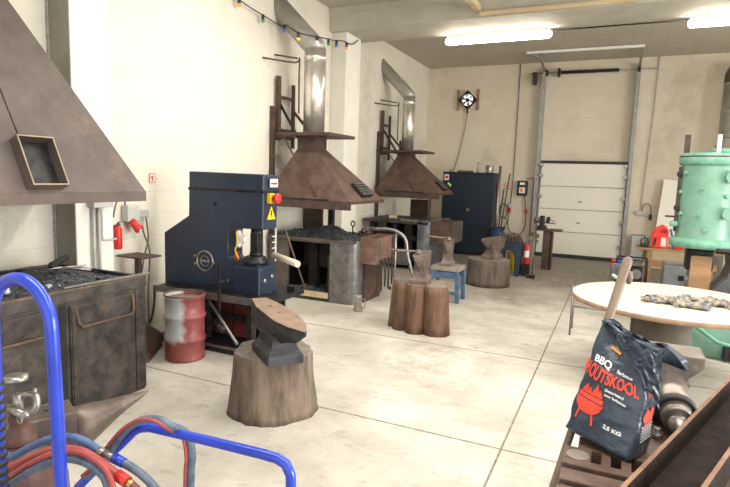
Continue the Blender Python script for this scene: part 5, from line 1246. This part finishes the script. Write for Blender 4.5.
t = hose([(-1.30,1.0,.93),(-1.246,1.0,.979),(-1.197,1.0,1.041),(-1.139,1.0,1.107),(-1.080,1.0,1.148),(-1.027,1.0,1.160),(-.990,1.01,1.147),(-.971,1.045,1.114),(-.961,1.05,1.054),(-.966,1.05,.979),(-.97,1.05,.6)], .0105, bluehose, 'grey twin hose with a red line draped over the blue guard bar')
MB().tube(smooth_path([(-1.304,.988,.937),(-1.252,.988,.985),(-1.203,.988,1.047),(-1.143,.988,1.112),(-1.082,.988,1.152),(-1.028,.988,1.162),(-.994,.998,1.145),(-.979,1.034,1.110),(-.970,1.039,1.05),(-.975,1.039,.979),(-.979,1.039,.6)],7), .005, 8).build('red_line', redhose, t)
t = thing('gas_regulator', 'black and chrome hose valve between the blue tubes in the left foreground', 'valve', (-1.27, .95, .82))
MB().cyl((-1.29,.95,.86),(-1.25,.93,.86),.025,seg=14).build('body', chrome, t)
MB().cyl((-1.27,.94,.87),(-1.265,.94,.93),.018,seg=10).build('knob', blackp, t)
MB().cyl((-1.27,.94,.80),(-1.27,.94,.87),.014,seg=10).build('stem', blackp, t)
MB().lathe([(.0,-.001),(.018,.0),(.02,.006),(.012,.012)], (-1.268,.925,.86), 12, 'y').build('dial', bluehose2, t)

# near anvil: horn pointing right
t = thing('anvil', 'brown anvil at the lower left with its long horn pointing right, before the near forge', 'anvil', (-2.2, 1.3, .45), 0)
b = MB()
ax = Vector((.30,.60,0)).normalized(); sd = Vector((ax.y,-ax.x,0)); zt = .78; o0 = Vector((-2.085,1.545,0))
def A(x, s_, z): return o0+ax*x+sd*s_+Vector((0,0,z-.018 if z > .5 else z))
hr = []
for (x, w_, zu, zl) in ((-.02,.085,.775,.54),(.04,.078,.775,.575),(.11,.062,.774,.63),(.18,.044,.775,.685),(.25,.026,.777,.728),(.30,.012,.779,.757),(.32,.004,.780,.772)):
    hr.append([A(x, w_*math.cos(a), (zu+zl)/2+(zu-zl)/2*math.sin(a)) for a in [2*PI*k/20+PI/20 for k in range(20)]])
b.rings(hr); b.build('horn', mat('near_anvil_iron', (.105,.08,.068), (.18,.14,.12), 9, .42, .5, .12, c3=(.36,.32,.30), c3lo=.62), t)
NA = MATS['near_anvil_iron']
b = MB()
def bx(x0, x1, w0, w1, z0, z1): return [[A(x0,-w0,z0),A(x1,-w0,z0),A(x1,w0,z0),A(x0,w0,z0)],[A(x0,-w1,z1),A(x1,-w1,z1),A(x1,w1,z1),A(x0,w1,z1)]]
b.rings(bx(-.60,.0,.085,.085,.57,.785), smooth=False); b.build('head', NA, t, bevel=.006)
b = MB(); q = bx(-.44,-.06,.055,.080,.53,.58); b.rings(q, smooth=False); b.build('waist', NA, t)
b = MB(); q = bx(-.44,-.04,.13,.10,.45,.55); b.rings(q, smooth=False); b.build('foot', NA, t, bevel=.008)
MB().cyl(A(-.10,.0,.7853),A(-.10,.0,.7863),.012,seg=14).build('pritchel_hole', voidm, t)
stump((-2.27,1.30,0), .30, .26, .45, 5.1, 34, 'dark stump under the horned anvil at the lower left')
